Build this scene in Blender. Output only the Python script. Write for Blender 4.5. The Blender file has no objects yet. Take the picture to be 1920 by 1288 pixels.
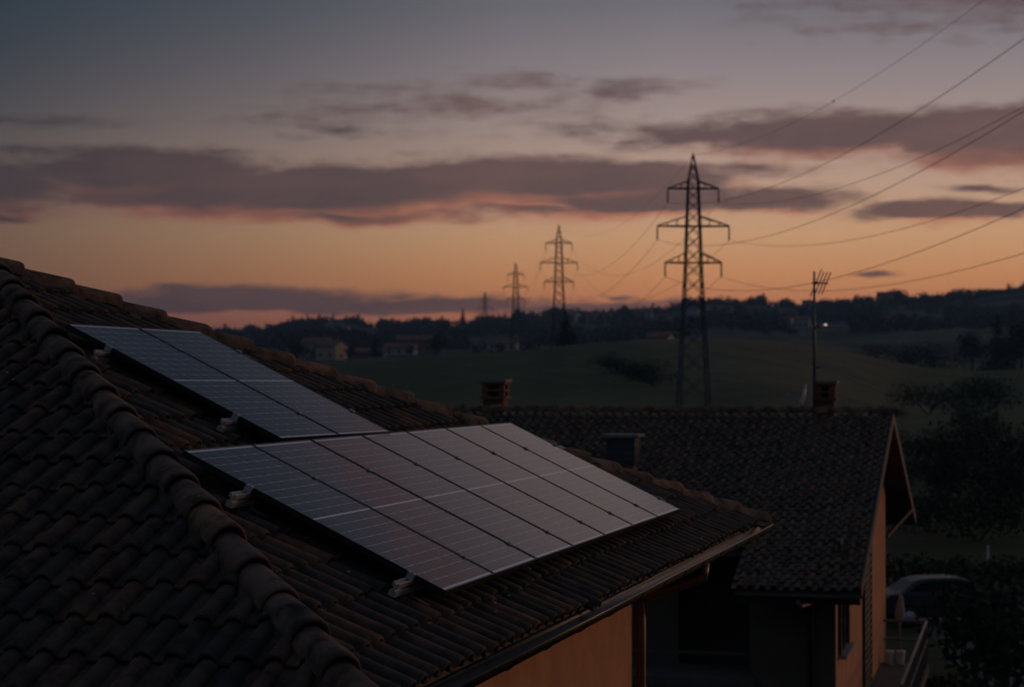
import bpy, bmesh, math, random
import numpy as np
from mathutils import Vector, Matrix

random.seed(7)
rng = np.random.default_rng(11)
S = bpy.context.scene
COL = S.collection
R = math.radians
CZ = 7.7                       # eye height above the yard

# ------------------------------------------------------------------ camera
cam_d = bpy.data.cameras.new("camera")
cam = bpy.data.objects.new("camera", cam_d)
COL.objects.link(cam)
S.camera = cam
cam.location = (0, 0, CZ)
cam.rotation_euler = (R(90.855), 0, 0)
cam_d.sensor_width = 36.0
cam_d.lens = 72.59
cam_d.clip_start = 0.1
cam_d.clip_end = 20000
cam_d.dof.use_dof = True
cam_d.dof.focus_distance = 12.8
cam_d.dof.aperture_fstop = 3.3

# ------------------------------------------------------------------ sky
world = bpy.data.worlds.new("World")
S.world = world
world.use_nodes = True
nt = world.node_tree
nt.nodes.clear()


def lin(c):
    return tuple(((v / 255.0) / 12.92 if v / 255.0 <= 0.04045 else ((v / 255.0 + 0.055) / 1.055) ** 2.4) for v in c)


class NG:
    """tiny expression helper for node trees"""
    def __init__(self, tree):
        self.t = tree

    def node(self, typ, **kw):
        n = self.t.nodes.new(typ)
        for k, v in kw.items():
            setattr(n, k, v)
        return n

    def put(self, sock, v):
        if hasattr(v, "links"):
            self.t.links.new(v, sock)
        else:
            sock.default_value = v

    def m(self, op, a, b=0.0, c=0.0, clamp=False):
        n = self.node("ShaderNodeMath", operation=op, use_clamp=clamp)
        for s, v in zip(n.inputs, (a, b, c)):
            self.put(s, v)
        return n.outputs[0]

    def vm(self, op, a, b=(0, 0, 0)):
        n = self.node("ShaderNodeVectorMath", operation=op)
        self.put(n.inputs[0], a)
        self.put(n.inputs[1], b)
        return n.outputs["Value"] if op in ("DISTANCE", "LENGTH", "DOT_PRODUCT") else n.outputs[0]

    def sep(self, v):
        n = self.node("ShaderNodeSeparateXYZ")
        self.put(n.inputs[0], v)
        return n.outputs

    def comb(self, x, y, z=0.0):
        n = self.node("ShaderNodeCombineXYZ")
        for s, v in zip(n.inputs, (x, y, z)):
            self.put(s, v)
        return n.outputs[0]

    def ramp(self, fac, stops, interp="LINEAR"):
        n = self.node("ShaderNodeValToRGB")
        r = n.color_ramp
        r.interpolation = interp
        while len(r.elements) > 1:
            r.elements.remove(r.elements[0])
        for i, (p, c) in enumerate(stops):
            e = r.elements[0] if i == 0 else r.elements.new(p)
            e.position = p
            e.color = (*c, 1) if len(c) == 3 else c
        self.put(n.inputs[0], fac)
        return n.outputs[0]

    def smooth(self, v, lo, hi, a=0.0, b=1.0):
        n = self.node("ShaderNodeMapRange", interpolation_type="SMOOTHSTEP")
        for i, x in enumerate((v, lo, hi, a, b)):
            self.put(n.inputs[i], x)
        return n.outputs[0]

    def mix(self, f, a, b, blend="MIX"):
        n = self.node("ShaderNodeMix", data_type="RGBA", blend_type=blend)
        self.put(n.inputs[0], f)
        for i, v in ((6, a), (7, b)):
            self.put(n.inputs[i], v if hasattr(v, "links") else (*v[:3], 1))
        return n.outputs[2]

    def noise(self, vec, scale, detail=4.0, rough=0.55, dist=0.0):
        n = self.node("ShaderNodeTexNoise")
        if vec is not None:
            self.put(n.inputs["Vector"], vec)
        n.inputs["Scale"].default_value = scale
        n.inputs["Detail"].default_value = detail
        n.inputs["Roughness"].default_value = rough
        n.inputs["Distortion"].default_value = dist
        return n.outputs[0]


def build_sky():
    g = NG(nt)
    tc = g.node("ShaderNodeTexCoord")
    d = g.sep(g.vm("NORMALIZE", tc.outputs["Generated"]))
    az = g.m("ARCTAN2", d[0], d[1])                       # 0 = north of the yard, + = east of it
    el = g.m("ARCSINE", d[2])
    azd = g.m("MULTIPLY", az, 180 / math.pi)
    eld = g.m("MULTIPLY", el, 180 / math.pi)
    # weight of the afterglow around the compass
    gl = g.ramp(g.m("MULTIPLY_ADD", azd, 1 / 360, 0.5), [
        (0.0, (0.03,) * 3), (0.5 - 60 / 360, (0.07,) * 3), (0.5 - 22 / 360, (0.16,) * 3), (0.5 - 14 / 360, (0.28,) * 3),
        (0.5 - 7 / 360, (0.56,) * 3), (0.5, (0.90,) * 3), (0.5 + 6 / 360, (1.04,) * 3), (0.5 + 14 / 360, (1.0,) * 3),
        (0.5 + 40 / 360, (1.0,) * 3), (0.5 + 75 / 360, (0.6,) * 3), (0.5 + 120 / 360, (0.15,) * 3), (1.0, (0.03,) * 3)])
    e = g.m("POWER", g.m("MULTIPLY", g.m("MAXIMUM", eld, 0.0), 1 / 90), 0.5)

    def st(deg, c):
        return (math.sqrt(deg / 90), lin(c))
    glow = g.ramp(e, [st(0, (164, 100, 86)), st(0.9, (190, 112, 88)), st(1.7, (211, 129, 88)), st(2.7, (216, 149, 99)),
                      st(3.8, (213, 163, 121)), st(5.2, (195, 160, 137)), st(6.8, (170, 149, 141)), st(8.4, (145, 133, 136)),
                      st(10.2, (114, 112, 119)), st(11.5, (134, 118, 116)), st(13.5, (123, 109, 110)), st(15.2, (104, 94, 99)), st(17.4, (74, 75, 87)),
                      st(19.5, (51, 59, 72)), st(24, (54, 62, 76)), st(32, (66, 74, 88)), st(90, (66, 74, 88))])
    anti = g.ramp(e, [st(0, (44, 44, 50)), st(4, (36, 44, 52)), st(10, (26, 46, 58)), st(20, (48, 60, 74)), st(30, (68, 77, 91)), st(90, (68, 76, 90))])
    hi = g.smooth(eld, 14.0, 50.0)
    glp = g.m("POWER", gl, g.m("MULTIPLY_ADD", g.smooth(eld, 4.0, 10.0), 0.6, 1.0))
    w = g.m("ADD", g.m("MULTIPLY", glp, g.m("SUBTRACT", 1.0, hi)), g.m("MULTIPLY", 0.5, hi))
    base = g.mix(w, anti, glow)
    # --- clouds: soft banks fixed in the sky (azimuth / elevation, unit = 1/3871 rad)
    X = g.m("MULTIPLY_ADD", az, 3871.0, 960.0)
    Y = g.m("MULTIPLY_ADD", el, -3871.0, 702.0)
    P = g.comb(X, Y, 0.0)
    n1 = g.noise(g.comb(g.m("MULTIPLY", X, 1 / 260), g.m("MULTIPLY", Y, 1 / 75), 3.1), 1.0, 5.0, 0.55)
    n2 = g.noise(g.comb(g.m("MULTIPLY", X, 1 / 90), g.m("MULTIPLY", Y, 1 / 30), 7.7), 1.0, 5.0, 0.6)
    n3 = g.noise(g.comb(g.m("MULTIPLY", X, 1 / 420), g.m("MULTIPLY", Y, 1 / 26), 1.3), 1.0, 4.0, 0.6)
    n4 = g.noise(g.comb(g.m("MULTIPLY", X, 1 / 48), g.m("MULTIPLY", Y, 1 / 15), 5.2), 1.0, 5.0, 0.62)
    banks = [  # x, y, half-width, half-height, weight
        (-160, 362, 470, 72, 1.0), (270, 335, 330, 70, 1.0), (420, 372, 520, 56, 1.0), (720, 358, 380, 66, 1.0),
        (960, 342, 400, 64, 1.0), (1140, 338, 280, 52, 0.95), (1170, 374, 420, 36, 0.9), (1450, 380, 220, 32, 0.8),
        (640, 404, 520, 26, 0.62), (1000, 396, 300, 24, 0.6), (-1000, 330, 800, 70, 0.9),
        (1300, 258, 220, 36, 0.62), (1560, 258, 330, 56, 0.95), (1850, 268, 320, 72, 1.0), (2300, 250, 480, 74, 0.95),
        (1760, 404, 230, 28, 1.0), (2000, 402, 200, 24, 0.85), (1815, 359, 100, 14, 0.5), (1400, 322, 190, 22, 0.46),
        (480, 568, 420, 34, 0.95), (780, 570, 380, 28, 0.85), (1120, 578, 420, 18, 0.62), (-500, 570, 800, 34, 0.8),
        (860, 207, 360, 40, 0.27), (1165, 168, 160, 30, 0.36), (980, 166, 280, 28, 0.26), (720, 172, 180, 20, 0.22), (1060, 238, 190, 32, 0.26), (640, 240, 210, 18, 0.24),
        (60, 240, 300, 16, 0.27), (110, 292, 170, 26, 0.36), (1630, 520, 66, 7, 0.6), (1165, 558, 44, 8, 0.44), (1840, 25, 430, 74, 0.36), (20, 412, 90, 20, 0.55), 
        (3200, 330, 800, 80, 0.8), (-2400, 300, 1000, 80, 0.8), (1500, -420, 900, 60, 0.5), (-300, -700, 1200, 80, 0.4)]

    def field(dy):
        Yw = g.m("ADD", g.m("ADD", Y, dy), g.m("MULTIPLY", g.m("SUBTRACT", n1, 0.5), 62.0))
        Xw = g.m("ADD", X, g.m("MULTIPLY", g.m("SUBTRACT", n2, 0.5), 40.0))
        Pw = g.comb(Xw, Yw, 0.0)
        acc = None
        for (x, y, a, b, wt) in banks:
            v = g.vm("MULTIPLY", Pw, (1 / a, 1 / b, 0.0))
            dist = g.vm("DISTANCE", v, (x / a, y / b, 0.0))
            val = g.m("MULTIPLY_ADD", dist, -wt, wt)
            acc = val if acc is None else g.m("SMOOTH_MAX", acc, val, 0.12)
        acc = g.m("ADD", acc, g.m("MULTIPLY", g.m("SUBTRACT", n2, 0.5), 0.62))
        acc = g.m("ADD", acc, g.m("MULTIPLY", g.m("SUBTRACT", n3, 0.5), 0.42))
        acc = g.m("ADD", acc, g.m("MULTIPLY", g.m("SUBTRACT", n4, 0.5), 0.34))
        return acc
    f0 = field(0.0)
    fu = field(-30.0)                                      # the same bank a little higher up
    dens = g.smooth(f0, -0.04, 0.46)
    under = g.smooth(g.m("SUBTRACT", fu, f0), -0.02, 0.40)
    thin = g.m("SUBTRACT", 1.0, g.smooth(f0, 0.16, 0.74))
    lit = g.m("MULTIPLY", g.m("MULTIPLY", under, g.m("MULTIPLY_ADD", thin, 0.70, 0.30)), 1.0)
    low = g.smooth(eld, 8.5, 3.0)
    lit = g.m("MULTIPLY", lit, low)
    c_dark = g.mix(gl, lin((46, 47, 55)), lin((92, 72, 74)))
    c_lit = g.mix(gl, lin((84, 62, 62)), lin((202, 124, 94)))
    c_dark = g.mix(g.smooth(n1, 0.35, 0.7, 0.0, 0.45), c_dark, g.mix(gl, lin((54, 54, 62)), lin((126, 91, 85))))
    cloud = g.mix(lit, c_dark, c_lit)
    haze_tint = g.mix(g.smooth(eld, 0.0, 2.6, 0.22, 0.0), cloud, base)
    sky = g.mix(g.m("MULTIPLY", dens, 0.93), base, haze_tint)
    # a trace of the physical twilight sky, sun at the horizon in the direction of the afterglow
    st_ = g.node("ShaderNodeTexSky", sky_type="NISHITA")
    st_.sun_disc = False
    st_.sun_elevation = R(0.5)
    st_.sun_rotation = R(55)
    st_.air_density = 1.0
    st_.dust_density = 1.5
    tint = g.mix(1.0, st_.outputs[0], (0.004, 0.004, 0.004), "MULTIPLY")
    total = g.mix(1.0, sky, tint, "ADD")
    bg = g.node("ShaderNodeBackground")
    g.put(bg.inputs[0], total)
    bg.inputs[1].default_value = 1.0
    out = g.node("ShaderNodeOutputWorld")
    nt.links.new(bg.outputs[0], out.inputs[0])


build_sky()
world.cycles.sampling_method = 'MANUAL'
world.cycles.sample_map_resolution = 512

sun_d = bpy.data.lights.new("sun", 'SUN')
sun = bpy.data.objects.new("sun", sun_d)
COL.objects.link(sun)
sun_d.energy = 0.46
sun_d.angle = R(14)
sun_d.color = (1.0, 0.55, 0.30)
_az, _el = R(62), R(5)
_to = Vector((math.sin(_az) * math.cos(_el), math.cos(_az) * math.cos(_el), math.sin(_el)))
sun.rotation_euler = _to.to_track_quat('Z', 'Y').to_euler()

S.view_settings.view_transform = 'Standard'
S.view_settings.look = 'None'
S.view_settings.exposure = 0.0
S.view_settings.gamma = 1.0
S.view_settings.use_curve_mapping = False
S.render.engine = 'CYCLES'
S.cycles.use_denoising = True
S.cycles.max_bounces = 6
S.cycles.transparent_max_bounces = 4
S.cycles.volume_bounces = 0

# ------------------------------------------------------------------ materials
MATS = {}


def mat(name, fn):
    m = bpy.data.materials.new(name)
    m.use_nodes = True
    t = m.node_tree
    t.nodes.clear()
    g = NG(t)
    out = g.node("ShaderNodeOutputMaterial")
    b = g.node("ShaderNodeBsdfPrincipled")
    t.links.new(b.outputs[0], out.inputs[0])
    fn(g, b, out)
    MATS[name] = m
    return m


def simple(name, col, rough=0.7, metal=0.0, var=0.25, scale=3.0, bump=0.0, spec=0.5):
    def fn(g, b, out):
        tc = g.node("ShaderNodeTexCoord").outputs["Object"]
        n = g.noise(tc, scale, 6.0, 0.6)
        lo = tuple(c * (1 - var) for c in col)
        hi = tuple(min(1, c * (1 + var)) for c in col)
        g.put(b.inputs["Base Color"], g.ramp(n, [(0.3, lo), (0.7, hi)]))
        b.inputs["Roughness"].default_value = rough
        b.inputs["Metallic"].default_value = metal
        b.inputs["Specular IOR Level"].default_value = spec
        if bump:
            bn = g.node("ShaderNodeBump")
            bn.inputs["Strength"].default_value = bump
            bn.inputs["Distance"].default_value = 0.02
            g.put(bn.inputs["Height"], g.noise(tc, scale * 8, 5.0, 0.6))
            g.put(b.inputs["Normal"], bn.outputs[0])
    return mat(name, fn)


def tile_mat(name, cols, lichen=0.62, rough=0.8):
    def fn(g, b, out):
        geo = g.node("ShaderNodeNewGeometry")
        oi = g.node("ShaderNodeObjectInfo")
        r = g.m("FRACT", g.m("ADD", oi.outputs["Random"], geo.outputs["Random Per Island"]))
        pos = geo.outputs["Position"]
        base = g.ramp(r, [(i / max(1, len(cols) - 1), c) for i, c in enumerate(cols)])
        n = g.noise(pos, 5.0, 6.0, 0.65)
        dirt = g.mix(g.smooth(n, 0.35, 0.72), base, (0.026, 0.026, 0.025))
        moss = g.mix(g.smooth(g.noise(pos, 2.2, 5.0, 0.6), 0.58, 0.75, 0.0, 0.6), dirt, (0.042, 0.046, 0.025))
        v = g.node("ShaderNodeTexVoronoi")
        g.put(v.inputs["Vector"], pos)
        v.inputs["Scale"].default_value = 11.0
        keep = g.smooth(g.sep(v.outputs["Color"])[0], 0.74, 0.82)
        spot = g.m("MULTIPLY", g.smooth(v.outputs["Distance"], 0.16, 0.05), keep)
        spot = g.m("MULTIPLY", spot, g.smooth(g.noise(pos, 1.3, 3.0, 0.5), 0.42, 0.6))
        g.put(b.inputs["Base Color"], g.mix(g.m("MULTIPLY", spot, lichen), moss, (0.48, 0.48, 0.44)))
        g.put(b.inputs["Roughness"], g.m("MULTIPLY_ADD", n, 0.3, rough - 0.18))
        b.inputs["Specular IOR Level"].default_value = 0.15
        bn = g.node("ShaderNodeBump")
        bn.inputs["Strength"].default_value = 0.5
        bn.inputs["Distance"].default_value = 0.006
        g.put(bn.inputs["Height"], g.noise(pos, 42.0, 5.0, 0.65))
        g.put(b.inputs["Normal"], bn.outputs[0])
    return mat(name, fn)


tile_mat("clay_tile", [(0.115, 0.070, 0.050), (0.070, 0.056, 0.046), (0.15, 0.078, 0.052), (0.095, 0.070, 0.054), (0.055, 0.046, 0.040), (0.20, 0.088, 0.052)])
tile_mat("hip_clay", [(0.27, 0.155, 0.108), (0.185, 0.122, 0.092), (0.32, 0.168, 0.106)], lichen=0.9)
tile_mat("dark_clay", [(0.175, 0.122, 0.086), (0.135, 0.100, 0.074), (0.20, 0.128, 0.086), (0.150, 0.114, 0.084), (0.235, 0.112, 0.066)], lichen=0.3, rough=0.85)


def plaster(name, col):
    def fn(g, b, out):
        pos = g.node("ShaderNodeNewGeometry").outputs["Position"]
        n = g.noise(pos, 1.6, 7.0, 0.62)
        s = g.sep(pos)
        streak = g.noise(g.comb(g.m("MULTIPLY", g.m("ADD", s[0], s[1]), 7.0), g.m("MULTIPLY", s[2], 0.7), 0.0), 1.0, 5.0, 0.6)
        c = g.ramp(n, [(0.3, tuple(v * 0.72 for v in col)), (0.7, col)])
        c = g.mix(g.smooth(streak, 0.55, 0.8, 0.0, 0.4), c, tuple(v * 0.45 for v in col))
        g.put(b.inputs["Base Color"], c)
        b.inputs["Roughness"].default_value = 0.9
        bn = g.node("ShaderNodeBump")
        bn.inputs["Strength"].default_value = 0.35
        bn.inputs["Distance"].default_value = 0.01
        g.put(bn.inputs["Height"], g.noise(pos, 30.0, 6.0, 0.7))
        g.put(b.inputs["Normal"], bn.outputs[0])
    return mat(name, fn)


plaster("plaster_orange", (0.66, 0.285, 0.145))
plaster("plaster_rose", (0.52, 0.25, 0.155))
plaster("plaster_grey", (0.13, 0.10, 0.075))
plaster("plaster_pale", (0.42, 0.38, 0.36))
plaster("plaster_cream", (0.60, 0.45, 0.30))
plaster("plaster_white", (0.58, 0.53, 0.50))
plaster("plaster_red", (0.22, 0.10, 0.07))
simple("wood_dark", (0.050, 0.034, 0.024), 0.7, 0, 0.3, 6, 0.3)
simple("barge_paint", (0.050, 0.038, 0.030), 0.6, 0, 0.3, 6, 0.2)
simple("wood_board", (0.16, 0.105, 0.070), 0.6, 0, 0.3, 6, 0.2)
simple("gutter_metal", (0.075, 0.058, 0.048), 0.36, 0.6, 0.25, 4, 0.05)
simple("pipe_metal", (0.22, 0.13, 0.085), 0.42, 0.6, 0.2, 4, 0.05)
simple("aluminium", (0.50, 0.48, 0.46), 0.38, 0.45, 0.06, 8)
simple("steel_grey", (0.40, 0.41, 0.43), 0.4, 0.3, 0.1, 8)
simple("frame_black", (0.018, 0.019, 0.022), 0.38, 0.3, 0.1, 5)
simple("mortar", (0.10, 0.085, 0.07), 0.95, 0, 0.35, 9, 0.5)
simple("pylon_steel", (0.060, 0.064, 0.066), 0.6, 0.4, 0.2, 0.6)
simple("insulator_glass", (0.10, 0.08, 0.06), 0.35, 0, 0.1, 3)
simple("wire_metal", (0.075, 0.07, 0.068), 0.55, 0.5, 0.1, 1)
simple("brick_red", (0.21, 0.09, 0.06), 0.85, 0, 0.3, 7, 0.3)
simple("concrete", (0.27, 0.25, 0.23), 0.85, 0, 0.2, 4, 0.2)
simple("chimney_metal", (0.07, 0.085, 0.10), 0.45, 0.4, 0.15, 4)
simple("dish_white", (0.55, 0.54, 0.56), 0.4, 0, 0.05, 3)
simple("mast_green", (0.10, 0.15, 0.14), 0.45, 0.6, 0.1, 5)
simple("shutter_green", (0.045, 0.050, 0.030), 0.6, 0, 0.2, 6)
simple("glass_dark", (0.012, 0.014, 0.017), 0.08, 0, 0.05, 2)
simple("white_paint", (0.72, 0.70, 0.69), 0.5, 0, 0.06, 3)
simple("car_paint", (0.010, 0.018, 0.023), 0.42, 0.0, 0.05, 2)
simple("rubber", (0.02, 0.02, 0.02), 0.85, 0, 0.1, 5)
simple("asphalt", (0.045, 0.047, 0.050), 0.75, 0, 0.25, 1.2, 0.2)
simple("roof_far", (0.20, 0.09, 0.06), 0.85, 0, 0.3, 0.6)
simple("bark", (0.045, 0.034, 0.025), 0.9, 0, 0.3, 3)
simple("paving_dark", (0.10, 0.085, 0.075), 0.9, 0, 0.2, 3, 0.2)
simple("railing_metal", (0.16, 0.165, 0.17), 0.4, 0.8, 0.1, 4)


def leaf(name, cols):
    def fn(g, b, out):
        geo = g.node("ShaderNodeNewGeometry")
        oi = g.node("ShaderNodeObjectInfo")
        r = g.m("FRACT", g.m("ADD", g.m("MULTIPLY", oi.outputs["Random"], 0.4), geo.outputs["Random Per Island"]))
        g.put(b.inputs["Base Color"], g.ramp(r, [(i / (len(cols) - 1), c) for i, c in enumerate(cols)]))
        b.inputs["Roughness"].default_value = 0.75
        b.inputs["Specular IOR Level"].default_value = 0.06
    return mat(name, fn)


leaf("leaf_dark", [(0.020, 0.032, 0.016), (0.032, 0.046, 0.020), (0.026, 0.038, 0.022)])
leaf("leaf_olive", [(0.045, 0.048, 0.022), (0.060, 0.060, 0.026), (0.038, 0.044, 0.020)])
leaf("leaf_autumn", [(0.090, 0.042, 0.018), (0.070, 0.040, 0.020), (0.11, 0.05, 0.02)])
leaf("leaf_wood", [(0.036, 0.046, 0.032), (0.058, 0.068, 0.038), (0.044, 0.052, 0.040)])


def cell_fn(g, b, out):
    geo = g.node("ShaderNodeNewGeometry")
    pos = geo.outputs["Position"]
    oi = g.node("ShaderNodeObjectInfo")
    c = g.ramp(oi.outputs["Random"], [(0, (0.006, 0.009, 0.018)), (1, (0.009, 0.013, 0.026))])
    sp = g.sep(pos)
    dust = g.noise(g.comb(g.m("MULTIPLY", g.m("ADD", g.m("MULTIPLY", sp[0], 0.26), g.m("MULTIPLY", sp[1], 0.97)), 6.0), g.m("MULTIPLY", sp[2], 1.1), 0.0), 1.0, 6.0, 0.65)
    dust = g.m("MULTIPLY", g.smooth(dust, 0.48, 0.78), g.smooth(g.noise(pos, 0.9, 4.0, 0.6), 0.35, 0.7))
    g.put(b.inputs["Base Color"], g.mix(g.m("MULTIPLY", dust, 0.05), c, (0.30, 0.28, 0.26)))
    g.put(b.inputs["Roughness"], g.m("ADD", g.m("MULTIPLY_ADD", g.noise(pos, 1.7, 5.0, 0.6), 0.06, 0.04), g.m("MULTIPLY", dust, 0.10)))
    b.inputs["IOR"].default_value = 1.62
    b.inputs["Specular IOR Level"].default_value = 0.5


mat("solar_cell", cell_fn)


def back_fn(g, b, out):
    b.inputs["Base Color"].default_value = (0.80, 0.80, 0.82, 1)
    b.inputs["Roughness"].default_value = 0.14
    b.inputs["IOR"].default_value = 1.5


mat("white_backsheet", back_fn)


def ground_fn(g, b, out):
    pos = g.node("ShaderNodeNewGeometry").outputs["Position"]
    s = g.sep(pos)
    n = g.noise(pos, 0.012, 6.0, 0.6)
    n2 = g.noise(pos, 0.15, 6.0, 0.65)
    n3 = g.noise(g.comb(g.m("MULTIPLY", s[0], 0.05), g.m("MULTIPLY", s[1], 0.008), 0.0), 1.0, 4.0, 0.55)
    grass = g.ramp(n2, [(0.3, (0.050, 0.070, 0.026)), (0.7, (0.080, 0.100, 0.038))])
    stub = g.ramp(n2, [(0.3, (0.12, 0.100, 0.050)), (0.7, (0.17, 0.138, 0.070))])
    # the stubble field lies on the far slope to the right of the pylon line
    m = g.m("MULTIPLY", g.smooth(g.m("ADD", s[0], g.m("MULTIPLY", n3, 26.0)), 20.0, 46.0), g.smooth(g.m("ADD", s[1], g.m("MULTIPLY", n3, 60.0)), 165.0, 260.0))
    m = g.m("MULTIPLY", m, g.smooth(s[1], 700.0, 480.0))
    m = g.m("MULTIPLY", m, g.smooth(g.m("SUBTRACT", s[0], g.m("MULTIPLY", s[1], 0.16)), 16.0, 0.0))
    c = g.mix(m, grass, stub)
    c = g.mix(g.smooth(n, 0.55, 0.62, 0.0, 0.55), c, (0.036, 0.044, 0.020))
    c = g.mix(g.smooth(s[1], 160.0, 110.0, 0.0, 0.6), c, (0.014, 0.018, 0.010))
    rows = g.noise(g.comb(g.m("MULTIPLY", g.m("ADD", s[0], g.m("MULTIPLY", s[1], 0.35)), 0.55), g.m("MULTIPLY", s[1], 0.02), 0.0), 1.0, 3.0, 0.6)
    c = g.mix(g.smooth(rows, 0.45, 0.62, 0.0, 0.35), c, (0.030, 0.036, 0.018))
    c = g.mix(g.smooth(g.noise(pos, 0.035, 5.0, 0.65), 0.52, 0.66, 0.0, 0.5), c, (0.105, 0.098, 0.046))
    c = g.mix(g.smooth(s[1], 470.0, 640.0), c, g.ramp(n, [(0.40, (0.016, 0.022, 0.015)), (0.48, (0.085, 0.090, 0.052)), (0.56, (0.060, 0.070, 0.040)), (0.62, (0.018, 0.024, 0.016))]))
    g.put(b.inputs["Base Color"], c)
    b.inputs["Roughness"].default_value = 0.95
    b.inputs["Specular IOR Level"].default_value = 0.15
    bn = g.node("ShaderNodeBump")
    bn.inputs["Strength"].default_value = 0.6
    bn.inputs["Distance"].default_value = 0.5
    g.put(bn.inputs["Height"], n2)
    g.put(b.inputs["Normal"], bn.outputs[0])


mat("ground_cover", ground_fn)


# ------------------------------------------------------------------ mesh helpers
class MB:
    def __init__(self):
        self.v = []
        self.f = []

    def add(self, vs, fs):
        o = len(self.v)
        self.v += [tuple(p) for p in vs]
        self.f += [tuple(i + o for i in f) for f in fs]
        return self

    def box(self, c, size, ax=None):
        c = Vector(c)
        ax = ax or (Vector((1, 0, 0)), Vector((0, 1, 0)), Vector((0, 0, 1)))
        h = [s / 2 for s in size]
        vs = []
        for sx, sy, sz in ((-1, -1, -1), (1, -1, -1), (1, 1, -1), (-1, 1, -1), (-1, -1, 1), (1, -1, 1), (1, 1, 1), (-1, 1, 1)):
            vs.append(c + ax[0] * (sx * h[0]) + ax[1] * (sy * h[1]) + ax[2] * (sz * h[2]))
        return self.add(vs, [(0, 3, 2, 1), (4, 5, 6, 7), (0, 1, 5, 4), (1, 2, 6, 5), (2, 3, 7, 6), (3, 0, 4, 7)])

    def bar(self, a, b, w, d=None, up=None):
        a, b = Vector(a), Vector(b)
        z = (b - a)
        L = z.length
        if L < 1e-6:
            return self
        z /= L
        up = Vector(up) if up else (Vector((0, 0, 1)) if abs(z.z) < 0.9 else Vector((1, 0, 0)))
        x = up.cross(z)
        x.normalize()
        y = z.cross(x)
        return self.box((a + b) / 2, (w, d or w, L), (x, y, z))

    def tube(self, pts, r, n=8, cap=True):
        pts = [Vector(p) for p in pts]
        rr = r if isinstance(r, (list, tuple)) else [r] * len(pts)
        o = len(self.v)
        t0 = (pts[1] - pts[0]).normalized()
        x = t0.orthogonal().normalized()
        for i, p in enumerate(pts):
            t = (pts[min(i + 1, len(pts) - 1)] - pts[max(i - 1, 0)]).normalized()
            x = (x - t * x.dot(t)).normalized()
            y = t.cross(x)
            for k in range(n):
                a = 2 * math.pi * k / n
                self.v.append(tuple(p + (x * math.cos(a) + y * math.sin(a)) * rr[i]))
        for i in range(len(pts) - 1):
            for k in range(n):
                a, b2 = o + i * n + k, o + i * n + (k + 1) % n
                self.f.append((a, b2, b2 + n, a + n))
        if cap:
            self.f.append(tuple(o + k for k in range(n))[::-1])
            self.f.append(tuple(o + (len(pts) - 1) * n + k for k in range(n)))
        return self

    def extrude(self, poly, a, b, ex, ey):
        """poly: 2-D outline in axes ex, ey; swept from point a to point b"""
        a, b, ex, ey = Vector(a), Vector(b), Vector(ex), Vector(ey)
        n = len(poly)
        vs = [a + ex * p[0] + ey * p[1] for p in poly] + [b + ex * p[0] + ey * p[1] for p in poly]
        fs = [(i, (i + 1) % n, (i + 1) % n + n, i + n) for i in range(n)]
        fs += [tuple(range(n))[::-1], tuple(range(n, 2 * n))]
        return self.add(vs, fs)

    def mesh(self, name, m, smooth=False):
        me = bpy.data.meshes.new(name)
        me.from_pydata(self.v, [], self.f)
        bm = bmesh.new()
        bm.from_mesh(me)
        bmesh.ops.recalc_face_normals(bm, faces=bm.faces)
        bm.to_mesh(me)
        bm.free()
        if smooth:
            me.polygons.foreach_set("use_smooth", [True] * len(me.polygons))
        if m:
            me.materials.append(MATS[m])
        return me

    def build(self, name, m, parent=None, smooth=False, off=None):
        if off is not None:
            o3 = Vector(off)
            self.v = [tuple(Vector(p) - o3) for p in self.v]
        return link(name, self.mesh(name, m, smooth), parent)


def link(name, data, parent=None):
    o = bpy.data.objects.new(name, data)
    COL.objects.link(o)
    if parent is not None:
        o.parent = parent
    return o


def empty(name, loc, rz=0.0):
    o = bpy.data.objects.new(name, None)
    o.empty_display_size = 0.2
    COL.objects.link(o)
    o.location = loc
    o.rotation_euler = (0, 0, rz)
    return o


def tag(o, label=None, cat=None, group=None, kind=None):
    if label:
        o["label"] = label
    if cat:
        o["category"] = cat
    if group:
        o["group"] = group
    if kind:
        o["kind"] = kind
    return o


def copy_tree(o, parent=None):
    c = o.copy()
    COL.objects.link(c)
    c.parent = parent
    for ch in list(o.children):
        copy_tree(ch, c)
    return c


def mat4(a, b, n, p):
    return Matrix(((a.x, b.x, n.x, p.x), (a.y, b.y, n.y, p.y), (a.z, b.z, n.z, p.z), (0, 0, 0, 1)))


def px(x, y, D):
    """world point seen at photo pixel (x, y) at forward distance D: used to survey the place"""
    return Vector(((x - 960) / 3871 * D, D, CZ + (702 - y) / 3871 * D))


def seen(p):
    """photo pixel of a world point"""
    return 960 + 3871 * p.x / p.y, 702 - 3871 * (p.z - CZ) / p.y


# ------------------------------------------------------------------ terrain
TX = [-900, 0, 300, 450, 540, 600, 640, 690, 800, 870, 950, 1000, 1060, 1100, 1200, 1250, 1300, 1380, 1440, 1500, 1560, 1620, 1680, 1720, 1760, 1800, 1850, 1920, 2100, 2800]
SKY = [620, 630, 632, 634, 622, 608, 604, 616, 613, 612, 606, 602, 597, 595, 592, 584, 575, 571, 576, 585, 583, 568, 563, 571, 563, 564, 556, 549, 546, 560]
CR = {0: 690, 540: 690, 620: 684, 760: 674, 1000: 660, 1060: 651, 1200: 642, 1300: 640, 1400: 641, 1480: 645, 1600: 664, 1700: 684, 1800: 694, 1920: 690, 2800: 690}
TD = [0, 70, 100, 140, 200, 265, 345, 430, 600, 720, 1000, 1250, 1500, 1700, 2300, 4000, 9000]


def zof(y, D):
    return CZ + (702 - y) / 3871 * D


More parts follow.
